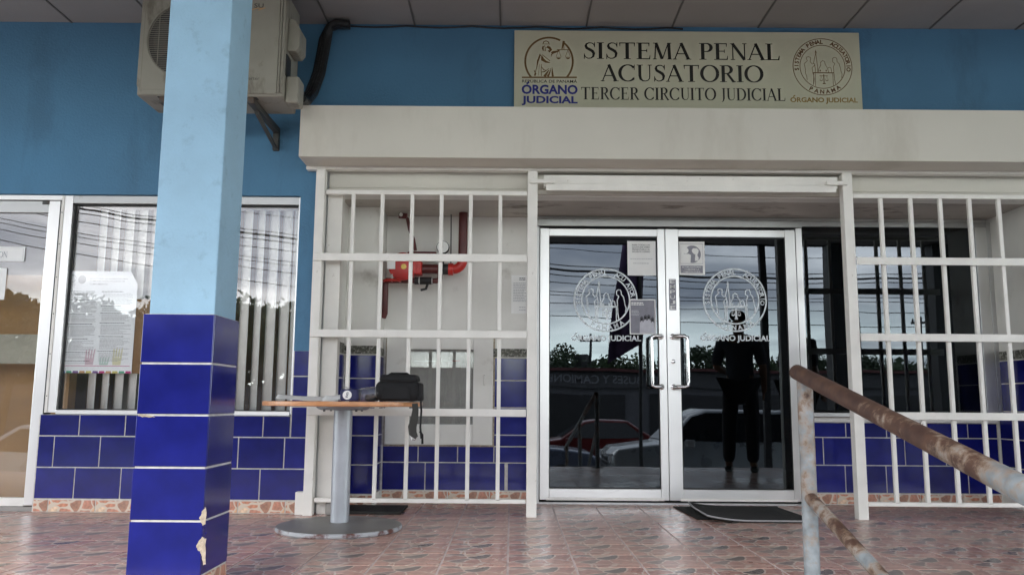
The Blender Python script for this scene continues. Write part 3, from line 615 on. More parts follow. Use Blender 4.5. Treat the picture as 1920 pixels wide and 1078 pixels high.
# ================================================================= ENTRANCE DOORS
YD = 6.2
df = thing('door_frame', 'aluminium frame around the double glass entrance doors', 'door frame', (1.2, YD, 0))
MB().box(.176, 2.205, YD - .03, YD + .06, 2.062, 2.116).build('header', 'dull_aluminium', df, .003)
MB().box(.176, .206, YD - .02, YD + .06, 0, 2.060).build('jamb', 'dull_aluminium', df, .002)
MB().box(2.156, 2.204, YD - .02, YD + .06, 0, 2.060).build('jamb', 'aluminium', df, .002)
MB().box(.207, 2.155, YD - .01, YD + .06, 0, .012).build('threshold', 'dull_aluminium', df)
def leaf(x0, x1, lstile, rstile, label):
    t = thing('glass_door', label, 'door', (x0, YD, 0), 'double glass entrance doors')
    a, b = x0 + lstile, x1 - rstile
    MB().box(x0, a, YD - .022, YD + .022, .03, 2.045).build('stile', 'aluminium', t, .002)
    MB().box(b, x1, YD - .022, YD + .022, .03, 2.045).build('stile', 'aluminium', t, .002)
    MB().box(a + .001, b - .001, YD - .020, YD + .02, 1.987, 2.043).build('top_rail', 'aluminium', t, .002)
    MB().box(a + .001, b - .001, YD - .020, YD + .02, .045, .110).build('bottom_rail', 'aluminium', t, .002)
    MB().box(a - .02, b + .02, YD - .030, YD - .0225, .028, .047).build('sweep_strip', 'grille_white', t)
    g = bx('pane', 'door_glass', t, a - .004, b + .004, YD - .003, YD + .003, .108, 1.99)
    s = MB(); s.box(a + .0005, a + .006, YD - .012, YD - .004, .111, 1.986); s.box(b - .006, b - .0005, YD - .012, YD - .004, .111, 1.986); s.box(a + .006, b - .006, YD - .012, YD - .004, 1.976, 1.986); s.box(a + .006, b - .006, YD - .012, YD - .004, .111, .119)
    s.build('glazing_seal', 'dark_seal', t)
    return t
dl = leaf(.212, 1.158, .068, .056, 'left glass entrance door with lettered emblem, white notice and grey poster')
dr = leaf(1.163, 2.150, .098, .076, 'right glass entrance door with lettered emblem, push sticker and temperature notice')
def handle(t, xa, xs, nm='handle'):
    zt, zb = WZ(1240, 630, 6.13), WZ(1240, 725, 6.13); pts = []
    yy = YD - .095
    pts = [(xs, YD - .02, zt)] + [(xs + (xa - xs) * .0, YD - .06, zt)]
    pts = [Vector((xs, YD - .02, zt)), Vector((xs, YD - .07, zt)), Vector((xs + (xa - xs) * .25, yy, zt)), Vector((xs + (xa - xs) * .75, yy, zt)), Vector((xa, yy, zt - .012)), Vector((xa, yy, zt - .035)), Vector((xa, yy, zb + .035)), Vector((xa, yy, zb + .012)), Vector((xs + (xa - xs) * .75, yy, zb)), Vector((xs + (xa - xs) * .25, yy, zb)), Vector((xs, YD - .07, zb)), Vector((xs, YD - .02, zb))]
    h = MB().tube(pts, .014, 12).build(nm, 'chrome', t, smooth=True)
    for z in (zt, zb): MB().lathe((xs, YD - .024, z), [(.021, 0), (.021, -.006), (.012, -.010)], 20, 'y').build('rose', 'chrome', h, smooth=True)
handle(dl, 1.035, 1.115); handle(dr, 1.300, 1.205)
lk = MB().lathe((1.205, YD - .0225, WZ(1262, 678, YD)), [(.016, 0), (.016, -.006), (.012, -.008)], 20, 'y').build('lock', 'chrome', dr, smooth=True)
# push sticker
yA = YD - .0232
zt, zb = WZ(1260, 524, YD), WZ(1260, 582, YD); xc = WX(1260, 553, YD)
st_ = bx('push_sticker', 'grey_print', dr, xc - .026, xc + .026, yA - .001, yA, zb, zt)
mb = MB(); hh = (zt - zb) / 6
for i, ch in enumerate('EMPUJE'): sans_into(mb, ch, xc - .019, xc + .019, zt - hh * (i + .86), zt - hh * (i + .14), yA - .002, .01)
mb.build('lettering', 'paper', st_)
# emblems
yE = YD - .0042
for (d_, cxp, tt) in ((dl, 1135.5, 'SISTEMA PENAL  ACU ATORIO'), (dr, 1377.5, 'SISTEMA PENAL  ACUSATORIO')):
    c = W(cxp, 562.5, YD); emblem(c.x, c.z, 59 * 6.2 / 1550 * 1.0, yE, 'white_decal', d_, tt, .034)
    a = W(cxp - 64, 642, YD); b = W(cxp + 66, 629, YD)
    organo(a.x, b.x, a.z, b.z, yE - .002, 'white_decal', d_, .035)
# notices on the doors
def sheet(nm, label, cat, p0, p1, Y, mat='paper', curl=.004, n=6, tilt=0):
    a, b = W(*p0, Y), W(*p1, Y); x0, x1, z0, z1 = a.x, b.x, b.z, a.z; vs = []; fs = []
    for j in range(n + 1):
        for i in range(n + 1):
            u, v = i / n, j / n; d = curl * (abs(u - .5) * 2) ** 3 * (abs(v - .5) * 2) ** 2
            vs.append((x0 + (x1 - x0) * u + tilt * (v - .5), Y - d, z0 + (z1 - z0) * v))
    for j in range(n):
        for i in range(n): k = j * (n + 1) + i; fs.append((k, k + 1, k + n + 2, k + n + 1))
    mb = MB().add(vs, fs); o = mb.build(nm, mat); tag(o, label, cat)
    so = o.modifiers.new('t', 'SOLIDIFY'); so.thickness = .0006; so.offset = 1
    return o, (x0, x1, z0, z1)
def bars_text(parent, x0, x1, z1, rows, pitch, h, y, mat='pale_ink', seed=0, short=.25, bold_every=0):
    rnd = random.Random(seed); mb = MB()
    for r in range(rows):
        z = z1 - r * pitch; xe = x1 - (x1 - x0) * (rnd.random() ** 3) * short; x = x0
        while x < xe:
            w = rnd.uniform(.006, .02); mb.add([(x, y, z - h), (min(x + w, xe), y, z - h), (min(x + w, xe), y, z), (x, y, z)], [(0, 1, 2, 3)]); x += w + .003
    return mb.build('print', mat, parent)
yN = YD - .0055
nt1, b1 = sheet('notice', 'white paper notice taped at top right of the left glass door', 'notice', (1176, 452), (1230, 517), yN)
x0, x1, z0, z1 = b1; w_, h_ = x1 - x0, z1 - z0
for i, s in enumerate(('PARA TODAS LAS', 'SOLICITUDES DEBEN', 'PRESENTARLA AL', 'SIGUIENTE CORREO')):
    sans_text(s, x0 + w_ * (.17), x1 - w_ * .2, z1 - h_ * (.135 + .065 * i), z1 - h_ * (.095 + .065 * i), yN - .0025, 'ink', nt1, .008)
bars_text(nt1, x0 + w_ * .1, x1 - w_ * .1, z1 - h_ * .51, 1, .03, .0035, yN - .003, 'pale_ink', 3); bars_text(nt1, x0 + w_ * .2, x1 - w_ * .25, z1 - h_ * .64, 1, .03, .004, yN - .003, 'pale_ink', 4)
nt2, b2 = sheet('poster', 'grey poster of standing figures low on the left glass door beside the handle', 'poster', (1180, 561), (1230, 627), yN)
x0, x1, z0, z1 = b2; w_, h_ = x1 - x0, z1 - z0
MB().add([(x0 + .008, yN - .003, z0 + .008), (x1 - .008, yN - .003, z0 + .008), (x1 - .008, yN - .003, z1 - .008), (x0 + .008, yN - .003, z1 - .008)], [(0, 1, 2, 3)]).build('print', 'grey_print', nt2)
bars_text(nt2, x0 + .014, x0 + w_ * .55, z1 - h_ * .09, 2, .013, .008, yN - .0036, 'paper', 5); bars_text(nt2, x0 + .014, x0 + w_ * .38, z1 - h_ * .32, 4, .011, .005, yN - .0036, 'light_print', 6)
mb = MB(); md = MB(); fp = lambda u, v, d: (x0 + w_ * u, d, z0 + h_ * v)
for k, (u, top) in enumerate(((.46, .48), (.60, .52), (.73, .53), (.87, .46))):
    fillpoly(mb, [(u - .085, .03), (u + .085, .03), (u + .07, top - .14), (u + .03, top - .1), (u - .03, top - .1), (u - .07, top - .14)], fp, yN - .0037 - k * .0003)
    fillpoly(md, [(u + .035 * math.cos(t * .785), top - .05 + .05 * math.sin(t * .785)) for t in range(8)], fp, yN - .0052)
    ribbon(md, [(u - .05, top - .13), (u - .04, top - .0), (u, top + .02), (u + .045, top), (u + .05, top - .13)], .022, fp, yN - .0056)
mb.build('figures', 'light_print', nt2); md.build('figures', 'ink', nt2)
nt3, b3 = sheet('notice', 'white temperature check notice with round black pictogram on the right glass door', 'notice', (1269, 453), (1322, 516), yN)
x0, x1, z0, z1 = b3; w_, h_ = x1 - x0, z1 - z0; fp = lambda u, v, d: (x0 + w_ * u, d, z0 + h_ * v)
mb = MB(); mb.add([fp(.12, .06, yN - .003), fp(.92, .06, yN - .003), fp(.92, .28, yN - .003), fp(.12, .28, yN - .003)], [(0, 1, 2, 3)])
fillpoly(mb, [(.55 + .31 * math.cos(t * math.pi / 16), .62 + .26 * math.sin(t * math.pi / 16)) for t in range(32)], fp, yN - .003)
ribbon(mb, [(.1, .34), (.93, .34), (.93, .93), (.1, .93)], .012, fp, yN - .003, True)
mb.build('print', 'grey_print', nt3)
mb = MB(); fillpoly(mb, [(.3 + .12 * math.cos(t * math.pi / 8), .73 + .095 * math.sin(t * math.pi / 8)) for t in range(16)], fp, yN - .0036)
fillpoly(mb, [(.17, .36), (.48, .36), (.5, .6), (.42, .63), (.17, .63)], fp, yN - .0036)
fillpoly(mb, [(.64, .5), (.76, .4), (.78, .52), (.70, .62)], fp, yN - .0036); fillpoly(mb, [(.53, .74), (.58, .80), (.72, .80), (.79, .74), (.76, .64), (.62, .62), (.55, .68)], fp, yN - .0040)
fillpoly(mb, [(.64, .42), (.73, .42), (.74, .64), (.66, .64)], fp, yN - .0044); mb.build('pictogram', 'paper', nt3)
mb = MB()
for i, s in enumerate(('ES OBLIGATORIO', 'TOMARSE LA', 'TEMPERATURA')):
    ww = (.34, .27, .31)[i]; sans_into(mb, s, x0 + w_ * (.52 - ww), x0 + w_ * (.52 + ww), z0 + h_ * (.215 - .07 * i), z0 + h_ * (.255 - .07 * i), yN - .0036, .01)
mb.build('lettering', 'paper', nt3)
# ---- fixed side window right of the doors
sw = thing('side_window', 'tall dark fixed window right of the doors above navy tiles', 'window', (2.9, YD, .645))
MB().box(2.207, 3.61, YD - .015, YD + .04, .642, .672).build('sill_rail', 'dull_aluminium', sw, .002)
MB().box(2.207, 3.61, YD - .015, YD + .04, 2.075, 2.116).build('head_rail', 'dull_aluminium', sw, .002)
MB().box(3.525, 3.61, YD - .02, YD + .04, .6725, 2.0745).build('frame', 'aluminium', sw, .002)
MB().box(3.612, 3.644, YD - .02, YD + .04, .642, 2.116).build('frame', 'dull_aluminium', sw, .002)
bx('pane', 'door_glass', sw, 2.204, 3.528, YD, YD + .006, .67, 2.078)

# ================================================================= LEFT WINDOW AND DOOR
YG = YW + .075
lw = thing('shop_window', 'wide aluminium framed window with vertical blinds behind the blue pillar', 'window', (-2.25, YG, .63))
xw0, xw1, zw0, zw1 = -3.035, -1.475, .655, 2.085
MB().box(-3.112, xw0, YG - .05, YG + .03, .640, 2.122).build('frame', 'aluminium', lw, .002)
MB().box(-3.110, -3.092, YG - .056, YG - .0505, .640, 2.118).build('frame_strip', 'grille_white', lw, .001)
MB().box(xw1, -1.4605, YG - .05, YG + .03, .640, 2.122).build('frame', 'aluminium', lw, .002)
MB().box(xw0 + .0005, xw1 - .0005, YG - .048, YG + .03, 2.068, 2.122).build('head_rail', 'dull_aluminium', lw, .002)
MB().box(xw0 + .0005, xw1 - .0005, YG - .055, YG + .03, .630, zw0 + .004).build('sill_rail', 'aluminium', lw, .002)
bx('pane', 'window_glass', lw, xw0 - .003, xw1 + .003, YG - .003, YG + .003, .65, 2.07)
sb = MB(); sb.box(xw0 + .0005, xw0 + .007, YG - .02, YG - .0035, .66, 2.067); sb.box(xw1 - .007, xw1 - .0005, YG - .02, YG - .0035, .66, 2.067); sb.box(xw0 + .007, xw1 - .007, YG - .02, YG - .0035, 2.058, 2.067); sb.box(xw0 + .007, xw1 - .007, YG - .02, YG - .0035, .66, .666); sb.build('glazing_seal', 'dark_seal', lw)
for z in (.75, 1.03, 1.30, 1.55, 1.78, 2.0): MB().lathe((-3.101, YG - .056, z), [(.004, 0), (.004, -.002)], 8, 'y').build('screw', 'steel_grey', lw)
vb = thing('vertical_blind', 'off white vertical slat blind hanging behind the left window glass', 'blind', (-2.25, YG + .1, .65))
bx('head_track', 'blind', vb, xw0 + .01, xw1 - .01, YG + .07, YG + .11, 2.06, 2.10)
nsl = 16
for i in range(nsl):
    x = xw0 + .155 + (xw1 - xw0 - .17) * i / (nsl - 1); an = R(random.gauss(-29, 4))
    if i == nsl - 1: an = R(8)
    if i == 6: an = R(80)
    hx, hy = .0445 * math.cos(an), .0445 * math.sin(an); mb = MB(); ptsl = []
    for k in range(5):
        t = k / 4 * 2 - 1; bow = .005 * (1 - t * t); ptsl.append((x + hx * t + bow * math.sin(an), YG + .09 + hy * t - bow * math.cos(an)))
    vs = [(a, b, .665) for a, b in ptsl] + [(a, b, 2.058) for a, b in ptsl]
    o = mb.add(vs, [(k, k + 1, k + 6, k + 5) for k in range(4)]).build('slat', 'blind', vb, smooth=True); so = o.modifiers.new('t', 'SOLIDIFY'); so.thickness = .001
# poster of hearings behind the glass
ps = thing('poster', 'large white information poster with coloured lower edge in the left window', 'poster', tuple(W(185, 700, YG + .01)))
yP = YG + .012
A, B = W(126, 508, yP), W(248, 700, yP); pts = [(WX(113, 700, yP), B.z), (WX(246, 700, yP), B.z), (WX(258, 533, yP), WZ(258, 533, yP)), (WX(246, 508, yP), A.z), (WX(128, 508, yP), A.z)]
pts[0] = (A.x, B.z); pts[1] = (pts[2][0], B.z)
MB().prism(pts, yP, yP + .001).build('sheet', 'poster_paper', ps)
px0, px1, pz0, pz1 = A.x, pts[2][0], B.z, A.z; pw, ph = px1 - px0, pz1 - pz0
yq = yP - .001
fp = lambda u, v, d: (px0 + pw * u, d, pz0 + ph * v)
mb = MB(); fillpoly(mb, [(.22 + .055 * math.cos(t * math.pi / 10), .915 + .042 * math.sin(t * math.pi / 10)) for t in range(20)], fp, yq); mb.build('seal_print', 'pale_ink', ps)
mb = MB(); ribbon(mb, [(.09 + .045 * math.cos(t * math.pi / 10), .925 + .033 * math.sin(t * math.pi / 10)) for t in range(20)], .007, fp, yq, True); sans_into(mb, 'ÓRGANO', px0 + pw * .04, px0 + pw * .145, pz0 + ph * .872, pz0 + ph * .884, yq, .01); sans_into(mb, 'JUDICIAL', px0 + pw * .04, px0 + pw * .145, pz0 + ph * .856, pz0 + ph * .867, yq, .01); mb.build('logo', 'pale_ink', ps)
mb = MB()
for i, (s, xe) in enumerate((('SOLICITUDES DE AUDIENCIAS MÁS', .86), ('COMUNES ANTE LOS JUECES DE', .82), ('CUMPLIMIENTO', .58))): sans_into(mb, s, px0 + pw * .33, px0 + pw * xe, pz0 + ph * (.918 - .028 * i), pz0 + ph * (.935 - .028 * i), yq, .006)
mb.build('lettering', 'pale_ink', ps)
for c0, c1, sd_ in ((.08, .46, 1), (.53, .95, 2)):
    z = .80
    rnd = random.Random(sd_)
    while z > .12:
        k = rnd.randint(3, 9); k = min(k, int((z - .10) / .0125))
        if k < 1: break
        bars_text(ps, px0 + pw * (c0 - .02), px0 + pw * (c0 + .33), pz0 + ph * z, 1, .01, .004, yq, 'ink', rnd.randint(0, 999)); z -= .02
        bars_text(ps, px0 + pw * c0, px0 + pw * c1, pz0 + ph * z, k, ph * .0125, .0032, yq, 'pale_ink', rnd.randint(0, 999), .5); z -= .0125 * k + .012
cols = ['p_blue', 'p_green', 'p_purple', 'p_orange', 'p_yellow', 'p_purple', 'p_magenta', 'p_orange', 'p_yellow', 'p_green', 'p_magenta']
for i, c in enumerate(cols): mb = MB(); fillpoly(mb, [(i / 11 + .004, .0), ((i + 1) / 11 - .004, .0), ((i + 1) / 11 - .012, .022), (i / 11 + .012, .022)], fp, yq); mb.build('coloured_edge', c, ps)
mb = MB(); fillpoly(mb, [(.02, .068), (.97, .068), (.97, .073), (.02, .073)], fp, yq - .0005); mb.build('rule', 'p_magenta', ps)
for u, c, hh in ((.40, 'p_pinkwash', .24), (.60, 'p_greenwash', .16), (.78, 'p_yellowwash', .25)):   # washed-out printed hands
    mb = MB(); fillpoly(mb, [(u - .05, .08), (u + .06, .08), (u + .07, hh * .6), (u - .06, hh * .6)], fp, yP - .0004)
    for k in range(4): fillpoly(mb, [(u - .055 + k * .033, hh * .6), (u - .030 + k * .033, hh * .6), (u - .032 + k * .038, hh * (.95 + .05 * (k % 2))), (u - .050 + k * .038, hh * .95)], fp, yP - .0004)
    mb.build('printed_hand', c, ps)
bk = tag(bx('cardboard_sheet', 'room_brown', None, px1 - .02, px1 + .10, YG + .02, YG + .026, WZ(260, 700, YG), WZ(260, 560, YG)), 'brown cardboard strip between the poster and the blinds', 'cardboard')

# left glass door
ld = thing('glass_door', 'aluminium framed glass door at the far left edge with a white name plate', 'door', (-3.6, YG, 0))
MB().box(-3.202, -3.122, YG - .045, YG + .0, .035, 2.085).build('stile', 'aluminium', ld, .003)
MB().box(-4.2, -4.12, YG - .045, YG + .0, .035, 2.085).build('stile', 'aluminium', ld, .003)
MB().box(-4.119, -3.203, YG - .043, YG, 2.000, 2.083).build('top_rail', 'dull_aluminium', ld, .003)
MB().box(-4.119, -3.203, YG - .043, YG, .03, .085).build('bottom_rail', 'grille_white', ld, .003)
bx('pane', 'window_glass', ld, -4.125, -3.198, YG - .025, YG - .019, .08, 2.005)
bx('frosted_band', 'frosted_band', ld, -4.12, -3.203, YG - .016, YG - .012, WZ(40, 682, YG), WZ(40, 627, YG))
MB().box(-3.245, -3.20, YG - .05, YG - .0455, 2.058, 2.082).build('closer_plate', 'steel_grey', ld)
lf = thing('door_frame', 'aluminium head frame above the far left glass door', 'door frame', (-3.6, YG, 0))
MB().box(-5.2, -3.113, YG - .05, YG + .03, 2.088, 2.123).build('header', 'aluminium', lf, .002)
MB().box(-5.2, -4.21, YG - .05, YG + .03, 0.0, 2.087).build('jamb', 'aluminium', lf, .002)
MB().box(-3.1215, -3.1125, YG - .05, YG + .03, 0.0, 2.087).build('jamb', 'dark_seal', lf)
MB().box(-5.2, -3.113, YG - .05, YG + .05, .0, .028).build('threshold', 'concrete', lf)
a, b = W(-45, 462, YG - .03), W(45, 490, YG - .03); yS = YG - .030
np_ = thing('name_plate', 'white plate with grey capitals on the far left glass door', 'sign', (a.x, yS, b.z))
bx('plate', 'paper', np_, a.x, b.x, yS, yS + .003, b.z, a.z, .001)
fp = lambda u, v, d: (a.x + (b.x - a.x) * u, d, b.z + (a.z - b.z) * v)
mb = MB(); ribbon(mb, [(.03, .12), (.97, .12), (.97, .88), (.03, .88)], .008, fp, yS - .001, True); mb.build('border', 'pale_ink', np_)
c0, c1 = W(-3, 483, yS), W(15, 472, yS); serif_text('ON', c0.x, c1.x, c0.z, c1.z - c0.z, yS - .0012, 'pale_ink', np_)
lp, _ = sheet('notice', 'small white paper stuck on the far left door below the name plate', 'notice', (-60, 502), (8, 562), YG - .028)

# ================================================================= SIGN
YS = 5.515
sg = thing('sign_board', 'cream sign reading SISTEMA PENAL ACUSATORIO above the entrance', 'sign', (1.2, YS, 2.67))
MB().box(.004, 2.428, YS, YS + .03, 2.668, 3.322).build('panel', 'sign_board', sg, .003)
y_ = YS - .0015
def S2(px, py): p = W(px, py, YS); return p.x, p.z
for s, p0, p1 in (('SISTEMA PENAL', (1092, 111), (1463, 83)), ('ACUSATORIO', (1127, 153), (1431, 124)), ('TERCER CIRCUITO JUDICIAL', (1089, 187), (1473, 167))):
    (xa, za), (xb, zb) = S2(*p0), S2(*p1); serif_text(s, xa, xb, za, zb - za, y_, 'sign_black', sg)
cx, cz = S2(1542, 126); emblem(cx, cz, .206, y_, 'emblem_brown', sg, lw=.016)
(xa, za), (xb, zb) = S2(1482, 195), S2(1608, 184); organo(xa, xb, za, zb, y_, 'sign_ochre', sg, .03)
(xa, za), (xb, zb) = S2(978, 177), S2(1083, 160); sans_text('ORGANO', xa, xb, za, zb, y_, 'sign_blue', sg, .035)
mb = MB(); ribbon(mb, [(xa + .035, zb + .004), (xa + .052, zb + .020)], .012, lambda u, v, d: (u, d, v), y_); mb.build('accent', 'sign_blue', sg)
(xa, za), (xb, zb) = S2(978, 198), S2(1083, 181); sans_text('JUDICIAL', xa, xb, za, zb, y_, 'sign_blue', sg, .035)
(xa, za), (xb, zb) = S2(979, 155.5), S2(1082, 150.5); sans_text('REPÚBLICA DE PANAMÁ', xa, xb, za, zb + .004, y_, 'sign_black', sg, .008)
# justice figure
def q4(x, y): return S2(960 + x / 6.736, 50 + y / 6.736)
idp = lambda u, v, d: (u, d, v)
mb = MB(); k = 0
def ln(pts, w, closed=False):
    global k
    k += 1; ribbon(mb, [q4(*p) for p in pts], [t * .00056 for t in w] if isinstance(w, list) else w * .00056, idp, y_ - .0002 * (k % 8), closed)
cc = (467, 450)
ln([(467 + 300 * math.cos(R(t)), 445 - 300 * math.sin(R(t))) for t in range(-42, 58, 4)], 24)
ln([(467 + 300 * math.cos(R(t)), 445 - 300 * math.sin(R(t))) for t in range(62, 224, 4)], 24)
ln([(125, 646), (818, 646)], 20)
ln([(655, 190), (655, 290)], 8); ln([(655, 188), (630, 290)], [30, 12]); ln([(565, 298), (722, 298)], 9)
for s in (588, 706):
    ln([(s, 302), (s - 32, 386)], 5); ln([(s, 302), (s + 32, 386)], 5); ln([(s - 34, 392), (s + 34, 392)], 5); ln([(s - 24, 402), (s, 410), (s + 24, 402)], [8, 20, 8])
ln([(390, 230), (400, 198), (430, 186), (458, 200), (470, 232)], 10); ln([(405, 225), (455, 225)], 6); ln([(408, 240), (412, 262), (432, 274), (452, 262), (458, 240)], 6)
ln([(395, 250), (388, 280), (396, 312)], [14, 22, 10]); ln([(440, 262), (470, 270), (490, 300), (470, 322), (455, 305)], [20, 34, 34, 26, 10]); ln([(420, 275), (418, 315)], [6, 14])
ln([(500, 345), (520, 330), (560, 322), (600, 308)], [30, 34, 24, 14]); ln([(500, 350), (495, 385)], [14, 4])
ln([(355, 350), (345, 390), (325, 450), (310, 530), (290, 590), (285, 625)], [8, 22, 16, 8, 8, 14]); ln([(320, 420), (315, 480)], 5); ln([(278, 555), (300, 600), (290, 630)], [6, 14, 8])
ln([(375, 375), (385, 420), (430, 450), (480, 462)], [14, 42, 26, 6]); ln([(380, 360), (430, 400), (480, 440)], 8); ln([(345, 372), (372, 368)], 12)
ln([(372, 480), (368, 560), (372, 630)], [5, 8, 8]); ln([(370, 510), (400, 550), (430, 560)], [5, 12, 4]); ln([(375, 580), (410, 575), (440, 555), (470, 530)], [8, 14, 8, 4])
ln([(410, 635), (440, 590), (470, 550)], [34, 24, 6]); ln([(450, 635), (470, 600), (485, 560), (488, 530)], [30, 20, 10, 4]); ln([(515, 635), (510, 590), (505, 520)], [26, 22, 5]); ln([(345, 480), (340, 560), (330, 625)], 4)
mb.build('justice_logo', 'sign_brown', sg)

# ================================================================= AIR CONDITIONER
ac = thing('air_conditioner', 'dirty cream outdoor air conditioner unit on wall brackets behind the pillar', 'air conditioner', (-1.9, 5.1, 2.6))
ax0, ax1, ay0, ay1, az0, az1 = -2.352, -1.44, 4.93, 5.27, 2.605, 3.30
mb = MB(); mb.box(ax0, ax1, ay0 + .012, ay1, az0, az1); mb.build('casing', 'ac_case', ac, .012)
# front panel with a round opening for the fan
fcx, fcz, fr_ = -2.055, 2.965, .245
n = 48; mb = MB(); vs = []; fs = []
def sq(a):
    c, s = math.cos(a), math.sin(a); X0, X1, Z0, Z1 = ax0 + .004, -1.70, az0 + .004, az1 - .004
    ts = []
    if c > 1e-6: ts.append((X1 - fcx) / c)
    if c < -1e-6: ts.append((X0 - fcx) / c)
    if s > 1e-6: ts.append((Z1 - fcz) / s)
    if s < -1e-6: ts.append((Z0 - fcz) / s)
    t = min(ts); return fcx + c * t, fcz + s * t
for i in range(n):
    a = 2 * math.pi * i / n; x, z = sq(a); vs += [(x, ay0, z), (fcx + fr_ * math.cos(a), ay0, fcz + fr_ * math.sin(a)), (fcx + fr_ * math.cos(a), ay0 + .011, fcz + fr_ * math.sin(a))]
for i in range(n): j = (i + 1) % n; fs += [(3 * i, 3 * j, 3 * j + 1, 3 * i + 1), (3 * i + 1, 3 * j + 1, 3 * j + 2, 3 * i + 2)]
mb.add(vs, fs); mb.build('fan_panel', 'ac_case', ac)
MB().box(-1.698, ax1 - .035, ay0 - .004, ay0 + .010, az0 + .012, az1 - .01).build('front_panel', 'ac_case', ac, .005)
for i in range(2): MB().box(ax1 - .032 + i * .018, ax1 - .020 + i * .018, ay0 - .004, ay0 + .010, az0 + .02, az1 - .02).build('trim_strip', 'ac_case', ac, .003)
MB().lathe((fcx, ay0 + .0115, fcz), [(fr_ - .003, 0), (fr_ - .003, .0005)], 40, 'y').build('fan_opening', 'ac_dark', ac)
fan = MB()
for k in range(3):
    a = R(20 + 120 * k); pp = []
    for j in range(7):
        t = j / 6; aa = a + t * R(75); pp.append((fcx + .21 * math.cos(aa), ay0 + .008 - .005 * t, fcz + .21 * math.sin(aa)))
    vs = [(fcx, ay0 + .007, fcz)] + pp; fan.add(vs, [(0, i, i + 1) for i in range(1, 7)])
fan.build('fan', 'steel_grey', ac)
gw = MB(); z = fcz - fr_ + .006
while z < fcz + fr_ - .004:
    h = math.sqrt(max(0, fr_ ** 2 - (z - fcz) ** 2)); gw.tube([(fcx - h - .004, ay0 - .010, z), (fcx + h + .004, ay0 - .010, z)], .0017, 5); z += .0125
for k in range(-2, 3):
    x = fcx + k * .085; h = math.sqrt(fr_ ** 2 - (x - fcx) ** 2); gw.tube([(x, ay0 - .012, fcz - h), (x, ay0 - .012, fcz + h)], .0022, 5)
gw.tube([(fcx + fr_ * math.cos(i / 40 * 6.2832), ay0 - .006, fcz + fr_ * math.sin(i / 40 * 6.2832)) for i in range(41)], .004, 6)
gw.build('fan_guard', 'ac_wire', ac, smooth=True)
mb = MB(); ribbon(mb, [(ax0 + .028, az0 + .035), (-1.73, az0 + .035), (-1.73, az1 - .03), (ax0 + .028, az1 - .03)], .006, idp, ay0 - .0006, True); mb.build('embossed_edge', 'ac_wire', ac)
(xa, za), (xb, zb) = (lambda a, b: ((a.x, a.z), (b.x, b.z)))(W(477, 16, ay0), W(495, 8, ay0)); sans_text('SU', xa, xb, za, zb, ay0 - .0055, 'steel_grey', ac, .01)
mb = MB(); p = [W(*c, ay0) for c in ((470, 21), (482, 17), (493, 17), (485, 21), (498, 16))]; ribbon(mb, [(v.x, v.z) for v in p], .006, idp, ay0 - .0058); mb.build('swoosh', 'p_orange', ac)
(xa, za), (xb, zb) = (lambda a, b: ((a.x, a.z), (b.x, b.z)))(W(455, 151, ay0), W(487, 145, ay0)); sans_text('Inverter', xa, xb, za, zb, ay0 - .0055, 'steel_grey', ac, .004)
# side: valve cover, electrical cover, side grip
MB().prism([(ax1 + .001, 2.93), (ax1 + .055, 2.93), (ax1 + .075, 2.96), (ax1 + .075, 3.08), (ax1 + .04, 3.14), (ax1 + .001, 3.15)], 5.0, 5.17).build('terminal_cover', 'ac_case', ac, .006)
MB().box(ax1 + .001, ax1 + .085, 4.99, 5.13, az0 - .02, az0 + .155).build('valve_cover', 'ac_case', ac, .014)
MB().box(ax1 + .0005, ax1 + .006, 4.98, 5.08, 2.76, 2.90).build('data_plate', 'ac_dark', ac)
for x in (-2.19, -1.64):
    MB().box(x - .02, x + .02, 4.95, 5.548, az0 - .042, az0 - .003).build('bracket_arm', 'steel_grey', ac, .002)
    MB().box(x - .02, x + .02, 5.512, 5.5485, 2.44, az0 - .044).build('bracket_plate', 'steel_grey', ac, .002)
    MB().tube([(x, 5.08, az0 - .055), (x, 5.52, 2.455)], .014, 8).build('bracket_brace', 'steel_grey', ac)
    MB().box(x - .035, x + .035, 4.955, 5.0, az0 - .003, az0 + .004).build('foot', 'iron_black', ac)
pb = MB()
for k in range(3):
    d = .018 * k
    pts = [Vector(p) for p in ((-1.40 + d, 5.12, 2.66), (-1.39 + d, 5.22, 2.68), (-1.38 + d, 5.34, 2.78), (-1.355 + d, 5.42, 2.95), (-1.345 + d, 5.46, 3.10), (-1.335 + d, 5.48, 3.22), (-1.30 + d * .5, 5.49 - d, 3.31), (-1.24, 5.49 - d, 3.335), (-1.15, 5.50 - d, 3.34 - d * .3))]
    sm = [];
    for i in range(len(pts) - 1):
        for t in (0, .5): sm.append(pts[i].lerp(pts[i + 1], t))
    sm.append(pts[-1]); pb.tube(sm, .028, 8)
tag(pb.build('pipe_bundle', 'pipe_tape', None, smooth=True), 'black taped refrigerant pipes rising beside the air conditioner to the ceiling', 'pipes')
cb = MB(); pts = [(-1.22 + .115 * i, 5.538, 3.358 - .012 * abs(math.sin(i / 4 * math.pi))) for i in range(22)]; cb.tube(pts, .006, 6)
tag(cb.build('cable', 'pipe_tape', None), 'thin black cable sagging along the ceiling edge left of the sign', 'cable')

